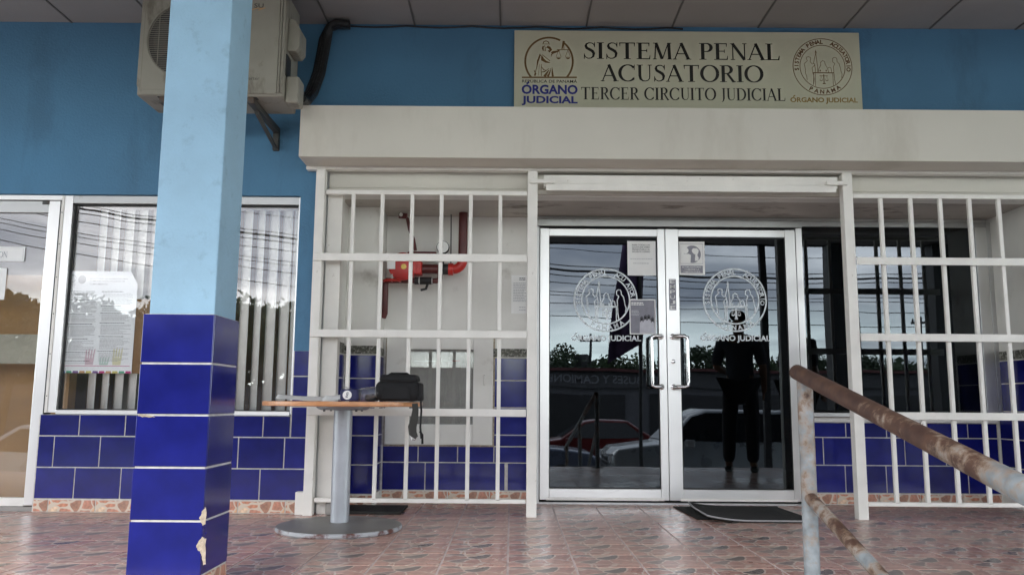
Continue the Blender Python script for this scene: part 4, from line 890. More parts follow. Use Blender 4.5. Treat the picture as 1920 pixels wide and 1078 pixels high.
# ================================================================= FIRE RISER
fr = thing('fire_valve', 'red fire sprinkler riser with valve, gauge and pipes behind the left grille', 'fire valve', (-.6, 6.1, 1.3))
YF = 6.12
def T(px, py, Y=YF): return W(px, py, Y)
a = T(868, 400); zc = WZ(850, 505, YF)
xp = WX(868, 450, YF)
el = [Vector((xp - .07 + .07 * math.cos(R(t)), YF, zc + .07 + .07 * math.sin(R(t)))) for t in range(0, -91, -15)]
MB().tube([(xp, YF, zc + .071), (xp, YF, 2.146)], .033, 20).build('riser_pipe', 'dark_red_paint', fr, smooth=True)
MB().tube(el, .036, 18).build('elbow', 'red_paint', fr, smooth=True)
MB().tube([(xp - .07, YF, zc), (xp - .105, YF, zc)], .046, 20).build('flange', 'red_paint', fr, smooth=True)
MB().tube([(xp - .106, YF, zc), (xp - .16, YF, zc)], .042, 20).build('coupling', 'iron_black', fr, smooth=True)
MB().tube([(xp - .145, YF, zc), (xp - .150, YF, zc)], .046, 20).build('coupling_ring', 'dull_aluminium', fr, smooth=True)
MB().tube([(xp - .16, YF, zc), (xp - .32, YF, zc)], .036, 20).build('pipe', 'dark_red_paint', fr, smooth=True)
xv = WX(757, 500, YF); vr = .104
v = MB(); v.lathe((xv, YF - .045, zc + .01), [(vr * .6, -.028), (vr, -.018), (vr, .06), (vr * .8, .08)], 32, 'y'); v.build('valve_body', 'red_paint', fr, smooth=True, bevel=0)
MB().box(xv + .02, xp - .30, YF - .05, YF + .05, zc - .05, zc + .055).build('valve_body', 'red_paint', fr, .014)
c = T(800, 474); MB().box(xv + .03, c.x + .08, YF - .06, YF + .01, zc + .056, zc + .125).build('switch_box', 'dark_red_paint', fr, .012)
MB().box(xv - .112, xv - .052, YF - .085, YF - .078, zc - .015, zc + .045).build('tag_plate', 'paper', fr, .006)
MB().lathe((xv + .01, YF - .073, zc + .005), [(.02, 0), (.02, -.005)], 16, 'y').build('plate', 'brass', fr)
gz = WZ(831, 465, YF); gx = WX(831, 465, YF)
g = MB().lathe((gx, YF - .03, gz), [(.048, .03), (.048, -.004), (.044, -.008)], 32, 'y').build('gauge', 'iron_black', fr, smooth=True)
MB().lathe((gx, YF - .0385, gz), [(.0435, 0), (.0435, -.001)], 32, 'y').build('dial', 'dial', g)
MB().add([(gx - .002, YF - .041, gz - .006), (gx + .002, YF - .041, gz - .006), (gx + .001, YF - .041, gz + .032)], [(0, 1, 2)]).build('needle', 'ink', g)
MB().tube([(gx, YF, gz - .045), (gx, YF, zc + .03)], .010, 10).build('gauge_stem', 'iron_black', fr)
zl = WZ(770, 527, YF)
MB().tube([(WX(724, 527, YF), YF - .02, zl), (WX(820, 527, YF), YF - .02, zl), (WX(820, 527, YF) + .02, YF - .02, zl + .02), (WX(820, 527, YF) + .02, YF - .02, zc - .03)], .020, 14).build('drain_pipe', 'dark_red_paint', fr, smooth=True)
MB().tube([(WX(778, 527, YF), YF - .02, zl), (WX(812, 527, YF), YF - .02, zl)], .028, 14).build('ball_valve', 'iron_black', fr, smooth=True)
for px in (787, 811): MB().tube([(WX(px, 527, YF) - .003, YF - .02, zl), (WX(px, 527, YF) + .003, YF - .02, zl)], .030, 14).build('clamp_ring', 'dial', fr, smooth=True)
MB().tube([(WX(803, 530, YF), YF - .03, zl - .02), (WX(800, 540, YF), YF - .05, zl - .065), (WX(790, 548, YF), YF - .055, zl - .075)], .010, 8).build('valve_lever', 'iron_black', fr, smooth=True)
wx, wz = WX(737, 529, YF), WZ(737, 529, YF)
hw = MB(); hw.tube([(wx + .062 * math.cos(i / 24 * 6.2832), YF - .06 + .062 * math.sin(i / 24 * 6.2832), wz) for i in range(25)], .009, 8, False)
for k in range(4): hw.tube([(wx, YF - .06, wz), (wx + .06 * math.cos(k * 1.5708), YF - .06 + .06 * math.sin(k * 1.5708), wz)], .006, 6)
hw.build('hand_wheel', 'red_paint', fr, smooth=True)
MB().tube([(wx, YF - .06, wz), (wx, YF - .06, zc - .05)], .007, 8).build('valve_stem', 'dial', fr)
xd = WX(722, 560, YF)
MB().tube([(xd, YF - .02, zl - .0), (xd, YF - .02, WZ(722, 588, YF)), (xd - .012, YF - .01, WZ(722, 595, YF))], .026, 14).build('drop_pipe', 'dark_red_paint', fr, smooth=True)
p = [T(*c) for c in ((763, 392), (764, 410), (768, 430), (775, 448), (779, 470))]; p[0].z = 2.10
MB().tube(p, .013, 10).build('hose', 'dark_red_paint', fr, smooth=True)
c = T(757, 394); h = MB(); h.tube([(c.x - .03, YF - .03, 2.115), (c.x + .03, YF - .03, 2.11)], .022, 12); h.build('pipe_joint', 'dark_red_paint', fr, smooth=True)
MB().lathe((c.x - .012, YF - .055, 2.115), [(.014, 0), (.014, -.006)], 12, 'y').build('plug', 'dial', fr)
MB().tube([(WX(845, 450, YF), YF + .06, zc + .04), (WX(845, 400, YF), YF + .06, 2.146)], .005, 6).build('conduit', 'steel_grey', fr)

# ================================================================= HOSE CABINET
hc = thing('hose_cabinet', 'white fire hose cabinet with large cloudy glass pane set in the tiles', 'cabinet', (-.53, YR, .41))
x0, x1, z0, z1 = -.938, -.137, .415, 1.205; ga, gb, gc, gd = -.765, -.285, .565, 1.120
yc0, yc1 = YR - .035, YR - .004
MB().box(x0, ga, yc0, yc1, z0, z1).build('door_stile', 'white_wall', hc, .003); MB().box(gb, x1, yc0, yc1, z0, z1).build('door_stile', 'white_wall', hc, .003)
MB().box(ga + .0005, gb - .0005, yc0, yc1, gd, z1).build('door_rail', 'white_wall', hc, .003); MB().box(ga + .0005, gb - .0005, yc0, yc1, z0, gc).build('door_rail', 'white_wall', hc, .003)
bx('pane', 'cabinet_glass', hc, ga, gb, YR - .022, YR - .018, gc, gd)
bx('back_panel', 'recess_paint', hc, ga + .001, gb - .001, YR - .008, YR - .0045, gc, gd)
MB().tube([(ga + .03, YR - .013, gd - .09), (gb - .16, YR - .013, gd - .085)], .004, 8).build('nozzle', 'paper', hc); MB().tube([(gb - .16, YR - .013, gd - .085), (gb - .10, YR - .013, gd - .083)], .0045, 8).build('nozzle_tip', 'red_paint', hc)
for k in range(4): MB().tube([(ga + .12 + .09 * k, YR - .012, gd - .02), (ga + .10 + .08 * k + .04 * (k % 2), YR - .012, gc + .14 - .03 * k)], .004, 6).build('hose_fold', 'grout', hc)
hx, hz = WX(908, 712, YR - .05), WZ(908, 712, YR - .05)
MB().tube([(hx, yc0 - .001, hz + .035), (hx, yc0 - .022, hz + .03), (hx, yc0 - .022, hz - .03), (hx, yc0 - .001, hz - .035)], .006, 8).build('handle', 'white_wall', hc, smooth=True)
MB().box(x0 - .01, x1 + .012, YR - .0038, YR - .0025, z0 - .014, z1).build('plaster_edge', 'cream_plaster', hc)
nw, bb = sheet('notice', 'white printed page on the recess wall left of the glass doors', 'notice', (959, 516), (990, 588), YR - .006)
bars_text(nw, bb[0] + .015, bb[1] - .012, bb[3] - .06, 12, .0125, .0045, YR - .0095, 'pale_ink', 11); bars_text(nw, bb[0] + .06, bb[1] - .02, bb[3] - .02, 2, .012, .005, YR - .0095, 'ink', 12); bars_text(nw, bb[0] + .06, bb[1] - .02, bb[2] + .05, 2, .02, .005, YR - .0095, 'pale_ink', 13)

# ================================================================= TABLE AND WHAT LIES ON IT
tc_ = Vector((-.983, 4.9, 0)); ZT = .7285
tb = thing('round_table', 'round beech topped pedestal table with grey steel column and chipped base', 'table', tc_)
MB().lathe((tc_.x, tc_.y, ZT - .028), [(.452, 0), (.459, .003), (.460, .014), (.459, .025), (.454, .028)], 72).build('table_top', 'beech', tb, smooth=True)
MB().lathe((tc_.x, tc_.y, ZT - .050), [(.13, 0), (.155, .012), (.155, .0215)], 40).build('support_plate', 'table_grey', tb, smooth=True)
MB().lathe((tc_.x, tc_.y, .022), [(.0535, 0), (.0535, ZT - .073)], 40).build('column', 'table_grey', tb, smooth=True)
MB().lathe((tc_.x, tc_.y, .0), [(.350, 0), (.358, .008), (.358, .022), (.354, .027)], 72).build('base_edge', 'chipped_edge', tb, smooth=True)
MB().lathe((tc_.x, tc_.y, .0272), [(.353, 0), (.33, .006), (.12, .012), (.06, .016)], 72).build('base', 'base_grey', tb, smooth=True)
for k in range(4): a = R(45 + 90 * k); MB().lathe((tc_.x + .13 * math.cos(a), tc_.y + .13 * math.sin(a), ZT - .058), [(.007, 0), (.007, .008)], 8).build('screw', 'steel_grey', tb)
# papers
def loose(label, cx, cy, w, l, rot, lift, z, fold=0, vl=0):
    n = 8; vs = []; fs = []; c, s = math.cos(rot), math.sin(rot)
    for j in range(n + 1):
        for i in range(n + 1):
            u, v = i / n - .5, j / n - .5; hgt = lift * max(0, (u * fold + .5)) ** 2.2
            vs.append((cx + (u * w) * c - (v * l) * s, cy + (u * w) * s + (v * l) * c, z + hgt + .002 * math.sin(5 * v) + vl * (v + .5) ** 1.5))
    for j in range(n):
        for i in range(n): k = j * (n + 1) + i; fs.append((k, k + 1, k + n + 2, k + n + 1))
    o = MB().add(vs, fs).build('paper_sheet', 'paper', None, smooth=True); tag(o, label, 'paper'); so = o.modifiers.new('t', 'SOLIDIFY'); so.thickness = .0006; so.offset = 1; return o
loose('white paper sheets with lifted left corner at the table left edge', -1.19, 4.74, .28, .16, R(8), .012, ZT + .004, -1, .020)
loose('flat white sheet lying in the middle of the round table', -1.08, 4.80, .30, .22, R(-20), .004, ZT + .0025, 1)
loose('white sheet propped up against the navy microphone cover', -.965, 4.66, .17, .12, R(3), .030, ZT + .003, 1, .026)
# microphone cover in a plastic bag
mc = thing('microphone_cover', 'navy foam microphone cube with white round logo in a clear bag', 'microphone', (-.84, 4.63, ZT))
a, b = W(637, 742, 4.6), W(668, 726, 4.6)
MB().box(a.x, b.x + .012, 4.60, 4.70, ZT + .002, ZT + .068).build('foam_cube', 'navy', mc, .012)
lc = W(651, 737, 4.598); lc.z = ZT + .035
ds = MB().lathe((lc.x, 4.5985, lc.z), [(.025, 0), (.025, -.001)], 32, 'y').build('logo_disc', 'paper', mc)
V, Fc = text_mesh('tvn', .02); xs = [v_[0] for v_ in V]; m_ = (min(xs) + max(xs)) / 2; ra = R(80); mb = MB(); sc_ = .024
mb.add([(lc.x + ((v_[0] - m_) * math.cos(ra) - (v_[1] - .25) * math.sin(ra)) * sc_, 4.597, lc.z + ((v_[0] - m_) * math.sin(ra) + (v_[1] - .25) * math.cos(ra)) * sc_) for v_ in V], Fc); mb.build('lettering', 'navy', mc)
rnd = random.Random(4); vs = []; fs = []; nu, nv = 16, 9
for j in range(nv):
    for i in range(nu):
        th = i / nu * 2 * math.pi; ph = j / (nv - 1) * math.pi; wr = 1 + .16 * (rnd.random() - .5) * math.sin(ph)
        vs.append((-.795 + .105 * math.cos(th) * math.sin(ph) * wr, 4.66 + .06 * math.sin(th) * math.sin(ph) * wr, ZT + .041 + .040 * math.cos(ph) * wr + .012 * math.cos(th) * math.sin(ph)))
vs = [(x, y, max(z, ZT + .001)) for x, y, z in vs]
for j in range(nv - 1):
    for i in range(nu): fs.append((j * nu + i, j * nu + (i + 1) % nu, (j + 1) * nu + (i + 1) % nu, (j + 1) * nu + i))
MB().add(vs, fs).build('plastic_wrap', 'plastic_bag_film', mc, smooth=False)
MB().add([(-.905, 4.60, ZT + .068), (-.93, 4.60, ZT + .085), (-.88, 4.61, ZT + .073), (-.90, 4.63, ZT + .06)], [(0, 1, 2), (0, 2, 3)]).build('bag_corner', 'plastic_bag_film', mc)
# camera bag
bg_ = thing('camera_bag', 'black padded camera bag on the table with its strap hanging down', 'bag', (-.62, 4.72, ZT))
bl, br = WX(702, 720, 4.6), WX(789, 720, 4.6)
def lump(x0, x1, y0, y1, z0, z1, name, mat='bag_fabric', bev=.02, taper=.0, parent=None):
    mb = MB(); mb.add([(x0, y0, z0), (x1, y0, z0), (x1, y1, z0), (x0, y1, z0), (x0 + taper, y0 + taper, z1), (x1 - taper, y0 + taper, z1), (x1 - taper, y1 - taper, z1), (x0 + taper, y1 - taper, z1)], [(0, 3, 2, 1), (4, 5, 6, 7), (0, 1, 5, 4), (1, 2, 6, 5), (2, 3, 7, 6), (3, 0, 4, 7)])
    return mb.build(name, mat, bg_ if parent is None else parent, bev, seg=4, smooth=True)
lump(bl, br - .012, 4.60, 4.78, ZT + .002, ZT + .118, 'body', bev=.042)
lid = lump(bl + .022, br - .018, 4.605, 4.77, ZT + .112, ZT + .150, 'lid', bev=.014, taper=.008)
MB().tube([(bl + .035, 4.604, ZT + .112), (bl + .10, 4.5985, ZT + .110), (br - .035, 4.604, ZT + .112)], .0022, 6).build('zip', 'iron_black', lid)
lump(bl + .04, br - .06, 4.588, 4.61, ZT + .012, ZT + .085, 'front_pocket', bev=.01, taper=.004)
lump(br - .022, br + .004, 4.62, 4.75, ZT + .006, ZT + .105, 'side_pocket', bev=.010, taper=.004)
lump(bl - .055, bl + .012, 4.62, 4.72, ZT + .002, ZT + .038, 'loose_flap', bev=.014)
hd = [(bl + .06, 4.69, ZT + .146), (bl + .08, 4.69, ZT + .158), (br - .09, 4.69, ZT + .158), (br - .07, 4.69, ZT + .146)]; MB().tube(hd, .006, 8).build('carry_handle', 'bag_fabric', bg_, smooth=True)
# strap: webbing over the rim, padded shoulder piece, hook
def strip(pts, w, th, name, mat, par=bg_):
    mb = MB(); n = len(pts); vs = []
    for i, p_ in enumerate(pts):
        a = Vector(pts[max(i - 1, 0)]); b = Vector(pts[min(i + 1, n - 1)]); d = (b - a).normalized(); s_ = Vector((1, .35, 0)); s_ = (s_ - d * s_.dot(d)).normalized(); nn = d.cross(s_); ww = (w[i] if isinstance(w, list) else w) / 2; p_ = Vector(p_)
        vs += [p_ - s_ * ww - nn * th / 2, p_ + s_ * ww - nn * th / 2, p_ + s_ * ww + nn * th / 2, p_ - s_ * ww + nn * th / 2]
    fs = [];
    for i in range(n - 1):
        for j in range(4): fs.append((4 * i + j, 4 * i + (j + 1) % 4, 4 * i + 4 + (j + 1) % 4, 4 * i + 4 + j))
    fs += [(0, 3, 2, 1), (4 * n - 4, 4 * n - 3, 4 * n - 2, 4 * n - 1)]
    return mb.add(vs, fs).build(name, mat, par, .002)
e0 = W(783, 752, 4.62)
def tp(px, py, Y=4.60): v_ = W(px, py, Y); return (v_.x, v_.y, v_.z)
strip([(br - .01, 4.66, ZT + .02), (br + .012, 4.615, ZT + .012), tp(789, 752, 4.56), tp(790, 770, 4.56), tp(788, 800, 4.56), tp(790, 822, 4.565)], .011, .003, 'webbing', 'bag_fabric')
strip([tp(778, 756, 4.565), tp(779, 768, 4.562), tp(777, 785, 4.56), tp(773, 800, 4.56), tp(774, 812, 4.56), tp(781, 820, 4.56)], [.030, .034, .040, .046, .044, .020], .010, 'shoulder_pad', 'strap_pad')
MB().tube([tp(771, 818, 4.56), tp(772, 824, 4.56), tp(778, 825, 4.56), tp(781, 819, 4.56)], .0022, 6).build('ring', 'chrome', bg_)
strip([tp(787, 808, 4.57), tp(792, 815, 4.57), tp(792, 832, 4.57)], .012, .005, 'buckle', 'bag_fabric')

# ================================================================= MATS
def mat_(label, x0, x1, y0, y1, th, edge, lift=0, skew=0, z=0.003):
    n = 10; t = thing('door_mat', label, 'mat', ((x0 + x1) / 2, (y0 + y1) / 2, 0)); vs = []; fs = []
    for j in range(n + 1):
        for i in range(n + 1):
            u, v = i / n, j / n; hz = lift * (max(0, .45 - u) / .45) ** 2 * (1 - .3 * v) + lift * .6 * (max(0, v - .6) / .4) ** 2
            vs.append((x0 + (x1 - x0) * u + skew * v, y0 + (y1 - y0) * v, z + hz))
    for j in range(n):
        for i in range(n): k = j * (n + 1) + i; fs.append((k, k + 1, k + n + 2, k + n + 1))
    o = MB().add(vs, fs).build('sheet', 'mat_rubber', t, smooth=True); so = o.modifiers.new('t', 'SOLIDIFY'); so.thickness = th; so.offset = 1
    rim = [vs[i] for i in range(n + 1)]; MB().tube([(a, b, c + th * .5) for a, b, c in rim], th * .75, 6).build('edge_strip', edge, t)
    rim = [vs[i * (n + 1)] for i in range(n + 1)]; MB().tube([(a, b, c + th * .5) for a, b, c in rim], th * .75, 6).build('edge_strip', edge, t)
    return t
mat_('flat black door mat behind the round table base', -1.18, -.715, 5.545, 5.93, .012, 'mat_rubber', 0, .0)
mat_('lower flat black mat in front of the right glass door', 1.19, 1.93, 5.40, 6.03, .005, 'mat_rubber', 0, -.03)
mat_('upper black mat with raised pale edge in front of the right glass door', 1.225, 1.84, 5.285, 5.92, .007, 'mat_edge', .030, .02, .0095)

# ================================================================= HANDRAIL
YH = 2.80
hr_ = thing('handrail', 'rusty pipe handrail with peeling grey paint along the entrance ramp', 'handrail', (.965, YH, 0))
xh = WX(1512, 800, YH); zt = WZ(1500, 700, YH)
slope = .272
MB().tube([(xh, YH, -.02), (xh, YH, zt - .012)], .0255, 22).build('post', 'post_rust', hr_, smooth=True, origin=(xh, YH, 0))
MB().lathe((xh, YH, -.002), [(.07, 0), (.07, .008)], 20).build('foot_plate', 'steel_grey', hr_)
p0 = Vector((xh - .012, YH + .035, WZ(1488, 698, YH) + .002)); x_end = .975
p1 = Vector((xh + .012, -1.5, p0.z - slope * (YH + .035 + 1.5)))
q_ = W(1920, 918, 1.56)
p1 = Vector((q_.x, 1.56, q_.z)); d = (p1 - p0); pe = p0 + d * 3.3
MB().tube([p0.lerp(pe, i / 30) for i in range(31)], .0262, 22).build('top_rail', 'rail_rust', hr_, smooth=True, origin=p0 + d * .35)
m0 = Vector((xh, YH - .01, WZ(1512, 932, YH))); q_ = W(1600, 1062, 2.36); m1 = Vector((xh + .012, 2.36, q_.z)); dm = m1 - m0
MB().tube([m0 + dm * 7 * i / 20 for i in range(21)], .0205, 18).build('mid_rail', 'midrail_rust', hr_, smooth=True, origin=m0 + dm)
for yy in (1.0, -1.0):
    t = (yy - p0.y) / (pe.y - p0.y); tp_ = p0.lerp(pe, t); MB().tube([(tp_.x, yy, G + .1 if yy < -.5 else -.43), (tp_.x, yy, tp_.z - .01)], .0255, 18).build('post', 'post_rust', hr_, smooth=True)

# ================================================================= THE STREET (seen mirrored in the glass)
def Vp(px, py, V): # point seen in the door glass at virtual depth V
    v_ = W(px, py, V); return Vector((v_.x, 2 * YD - V, v_.z))
sf = thing('canopy_post', 'slim dark post at the canopy edge mirrored in the right glass door', 'post', (4, -1.2, G))
V0 = 2 * YD + 1.15
bx('post', 'frame_dark', sf, WX(1425, 600, V0), WX(1437, 600, V0), -1.18, -1.08, G, ZC - .03)
bx('base_plate', 'frame_dark', sf, WX(1425, 600, V0) - .06, WX(1437, 600, V0) + .06, -1.24, -1.02, G, G + .02)
for i, (a, b) in enumerate(((1547, 1600), (1741, 1790))):
    t = thing('pillar', ('dark outer pillar mirrored between the two groups of panes', 'dark outer pillar mirrored right of the last panes')[i], 'pillar', (WX(a, 600, V0), -1.2, G))
    bx('shaft', 'frame_dark', t, WX(a, 600, V0), WX(b, 600, V0), -1.18, -.9, G, ZC - .03)
def car(nm, label, x, y, L_, W_, H_, heading, body, tall):
    t = thing(nm, label, 'car', (x, y, G)); hd = heading
    def pt(u, v, w): return (x + hd * (u - .5) * L_, y + v * W_, G + w * H_)
    if tall: prof = [(0, .22), (0, .50), (.03, .58), (.22, .64), (.33, .93), (.40, 1.0), (.92, .98), (.99, .62), (1, .22)]; win = [(.25, .66), (.34, .92), (.40, .96), (.90, .94), (.95, .66)]
    else: prof = [(0, .25), (0, .50), (.04, .58), (.27, .66), (.42, .97), (.50, 1.0), (.68, .99), (.84, .70), (.98, .66), (1, .25)]; win = [(.31, .68), (.43, .93), (.50, .96), (.67, .95), (.79, .70)]
    def half(w): return .5 - .11 * max(0, (w - .6) / .4)
    mb = MB(); n = len(prof); rows = []
    for sgn in (-1, -.92, .92, 1):
        for (u, w) in prof: rows.append(pt(u if abs(sgn) == .92 else min(max(u, .015), .985), sgn * half(w), w if abs(sgn) == .92 else w * .985 + .003))
    fs = []
    for k in range(3):
        for i in range(n - 1): a = k * n + i; fs.append((a, a + 1, a + n + 1, a + n))
    fs.append(tuple(range(n))); fs.append(tuple(range(3 * n, 4 * n))); fs.append((0, n, 2 * n, 3 * n, 4 * n - 1, 3 * n - 1, 2 * n - 1, n - 1))
    mb.add(rows, fs); mb.build('body', body, t, .03, smooth=True)
    for sgn in (-1, 1):
        w_ = MB(); m_ = len(win); vs = [pt(u, sgn * (half(w) + .004), w) for u, w in win]
        mid = .55
        w_.add(vs, [tuple(range(m_))]); w_.build('side_window', 'car_window', t)
        for u in (.18, .80):
            c_ = pt(u, sgn * .47, .0); r_ = .33 if tall else .30; wh = MB().lathe((c_[0], c_[1], G + r_), [(r_ - .02, -.1), (r_, -.07), (r_, .07), (r_ - .02, .1)], 28, 'y').build('wheel', 'tyre', t, smooth=True)
            MB().lathe((c_[0], c_[1] + sgn * .101, G + r_), [(r_ * .62, -.004), (r_ * .62, .004), (r_ * .2, .012)], 20, 'y').build('rim', 'dull_aluminium', wh)
        MB().box(*sorted((pt(.0, 0, 0)[0] - hd * .01, pt(.07, 0, 0)[0])), *sorted((y + sgn * .30 * W_, y + sgn * .475 * W_)), G + H_ * .42, G + H_ * .53).build('headlight', 'headlight', t, .02)
        MB().box(*sorted((pt(1.0, 0, 0)[0] + hd * .01, pt(.95, 0, 0)[0])), *sorted((y + sgn * .34 * W_, y + sgn * .48 * W_)), G + H_ * .45, G + H_ * .58).build('tail_light', 'tail_red', t, .02)
        MB().box(*sorted((pt(.30, 0, 0)[0], pt(.335, 0, 0)[0])), *sorted((y + sgn * .50 * W_, y + sgn * .60 * W_)), G + H_ * .60, G + H_ * .68).build('mirror', body, t, .02)
    ws = [pt(prof[3][0] + .01, -.40, prof[3][1] + .02), pt(prof[3][0] + .01, .40, prof[3][1] + .02), pt(prof[4][0] - .0, .36, prof[4][1] - .02), pt(prof[4][0] - .0, -.36, prof[4][1] - .02)]
    ws = [(a - hd * .02, b, c + .02) for a, b, c in ws]; MB().add(ws, [(0, 1, 2, 3)]).build('windscreen', 'car_window', t)
    for k in range(3): MB().box(*sorted((pt(0, 0, 0)[0] - hd * .015, pt(.01, 0, 0)[0])), y - W_ * .25, y + W_ * .25, G + H_ * (.34 + .055 * k), G + H_ * (.37 + .055 * k)).build('grille_bar', 'ac_dark', t)
    return t
car('parked_car', 'silver four wheel drive car mirrored low in the glass doors', 4.15, -4.2, 4.6, 1.85, 1.78, 1, 'car_silver', True)
car('parked_car', 'dark blue saloon car mirrored low at the left of the glass doors', -.3, -6.2, 4.3, 1.7, 1.42, -1, 'car_blue', False)
car('parked_car', 'red car standing behind the other two mirrored cars', 2.2, -9.6, 4.2, 1.7, 1.45, 1, 'car_red', False)
car('parked_car', 'silver saloon car mirrored low in the far left glass door', -7.4, -3.4, 4.3, 1.7, 1.45, -1, 'car_silver', False)
car('parked_car', 'dark blue saloon mirrored in the right side window', 10.5, -6.5, 4.3, 1.7, 1.45, 1, 'car_blue', False)
# flag on a pole
fl = thing('flag', 'purple grey flag hanging limp from a pole mirrored in the left door', 'flag', tuple(Vp(1200, 900, 15)))
fl.location.z = G; WP[fl.name] = Vector(fl.location)
px_ = fl.location.x; py_ = fl.location.y
MB().tube([(px_ + .03, py_, G), (px_ + .03, py_, 3.9)], .035, 10).build('pole', 'frame_dark', fl, smooth=True)
out_ = [(1178, 440), (1166, 460), (1160, 500), (1150, 560), (1143, 620), (1138, 682), (1142, 690), (1152, 672), (1175, 668), (1195, 652), (1204, 640), (1200, 560), (1204, 520), (1198, 470), (1188, 440)]
lft = [(1178, 440), (1166, 462), (1160, 500), (1150, 560), (1143, 620), (1138, 684)]; rgt = [(1200, 440), (1203, 470), (1206, 510), (1203, 560), (1205, 620), (1203, 645)]
vs = []; fs = []; n = 12
for j in range(6):
    a, b = Vp(*lft[j], 15), Vp(*rgt[j], 15)
    for i in range(n + 1): t = i / n; p = a.lerp(b, t); vs.append((p.x, p.y + .09 * math.sin(t * 11 + j * .5) * (1 - t * .5), p.z))
for j in range(5):
    for i in range(n): k = j * (n + 1) + i; fs.append((k, k + 1, k + n + 2, k + n + 1))
o = MB().add(vs, fs).build('cloth', 'flag_cloth', fl, smooth=True); so = o.modifiers.new('t', 'SOLIDIFY'); so.thickness = .004
CABL = ['topmost thin overhead cable mirrored in the left windows and doors', 'second overhead cable from the top mirrored in the glass', 'thin cable just above the thickest overhead cable', 'thickest black overhead cable mirrored in the glass', 'cable just below the thickest overhead cable', 'overhead cable second below the thickest one', 'overhead cable third below the thickest one, in a close pair', 'lower cable of the close pair under the thickest one', 'second lowest overhead cable mirrored in the glass', 'lowest overhead cable mirrored across the door emblems']
# power lines
for k, (dz, r_) in enumerate(((.95, .011), (.60, .011), (.10, .014), (0, .034), (-.10, .016), (-.30, .014), (-.62, .012), (-.78, .011), (-1.05, .013), (-1.42, .014))):
    zz_ = lambda X: 4.66 + .0036 * (X - 9) ** 2 if X < 9 else 4.66 + .0012 * (X - 9) ** 2
    tag(MB().tube([(X, -13 - .1 * k, zz_(X) + dz + .012 * k * math.sin(X * .07 + k)) for X in range(-60, 61, 3)], r_, 6).build('power_cable', 'iron_black', None, smooth=True), CABL[k], 'cable', 'overhead cables mirrored in the windows and doors')
def pole(nm, label, px, V, top, tr):
    b = Vp(px, 700, V); t = thing(nm, label, 'utility pole', (b.x, b.y, G)); r_ = .006 * V / 10 + .09
    MB().tube([(b.x, b.y, G), (b.x, b.y, top)], r_, 10, r1=r_ * .7).build('pole', 'frame_dark', t, smooth=True)
    MB().box(b.x - r_ * 6, b.x + r_ * 6, b.y - .08, b.y + .08, top - .6, top - .42).build('crossarm', 'frame_dark', t)
    for s_ in (-5, 0, 5): MB().lathe((b.x + r_ * s_, b.y, top - .42), [(.06, 0), (.08, .1), (.05, .25)], 8).build('insulator', 'frame_dark', t)
    if tr: MB().lathe((b.x - r_ * 5, b.y, top - 3.0), [(.5, 0), (.55, .1), (.55, 1.3), (.45, 1.4)], 14).build('transformer', 'frame_dark', t, smooth=True)
pole('utility_pole', 'utility pole with a transformer mirrored in the left glass door', 1107, 62, Vp(1107, 626, 62).z, True)
pole('utility_pole', 'thin utility pole with a crossarm mirrored in the right side window', 1731, 62, Vp(1731, 592, 62).z, False)
# shop across the street
sb_ = thing('shop_building', 'low dark shop across the street with a long sign over its front', 'building', (8, -26, G))
V1 = 2 * YD + 26; top_ = Vp(1100, 694, V1).z
bx('wall', 'shop_wall', sb_, -9, 26, -34, -26, G, top_ - .05); bx('roof', 'shop_wall', sb_, -9.4, 26.4, -34.4, -25.6, top_ - .045, top_ + .05)
bx('red_edge', 'shop_red', sb_, -9.4, 26.4, -25.59, -25.5, top_ - .06, top_ + .06)
s0, s1 = Vp(1015, 716, V1).z, Vp(1015, 702, V1).z
bx('sign_band', 'shop_sign', sb_, -9, 26, -25.98, -25.80, s0 - .2, top_ - .15)
xa, xb = WX(1020, 710, V1), WX(1232, 710, V1)
sans_text('DE BUSES Y CAMIONES', xa, xb, s0, s1, -25.79, 'sign_letter', sb_, .01, flip=True)
for i in range(7): bx('shop_opening', 'shop_dark', sb_, -8 + i * 4.8, -4.4 + i * 4.8, -25.99, -25.9, G + .02, G + 2.3)
# trees
def leafmesh(seed, n, rx, rz, mat, s):
    rnd = random.Random(seed); vs = []; fs = []; cl = [(rnd.gauss(0, .45) * rx, rnd.gauss(0, .45) * rx, rnd.uniform(-.8, .9) * rz, rnd.uniform(.25, .5)) for _ in range(13)]
    for i in range(n):
        c_ = rnd.choice(cl); d = Vector((rnd.gauss(0, 1), rnd.gauss(0, 1), rnd.gauss(0, .75))).normalized() * (rnd.random() ** .4) * c_[3] * rx
        p = Vector(c_[:3]) + d; u = Vector((rnd.gauss(0, 1), rnd.gauss(0, 1), rnd.gauss(0, 1))).normalized(); w = u.cross(Vector((rnd.gauss(0, 1), rnd.gauss(0, 1), rnd.gauss(0, 1)))).normalized(); q = s * rnd.uniform(.6, 1.4); k = len(vs)
        vs += [p - u * q, p + w * q * .5, p + u * q, p - w * q * .5]; fs.append((k, k + 1, k + 2, k + 3))
    me = bpy.data.meshes.new('crown'); me.from_pydata(vs, [], fs); me.update(); me.materials.append(M[mat]); return me
crowns = [leafmesh(i, 3400, 1.0, .8, ('leaf_green', 'leaf_dark')[i % 2], .055) for i in range(4)]
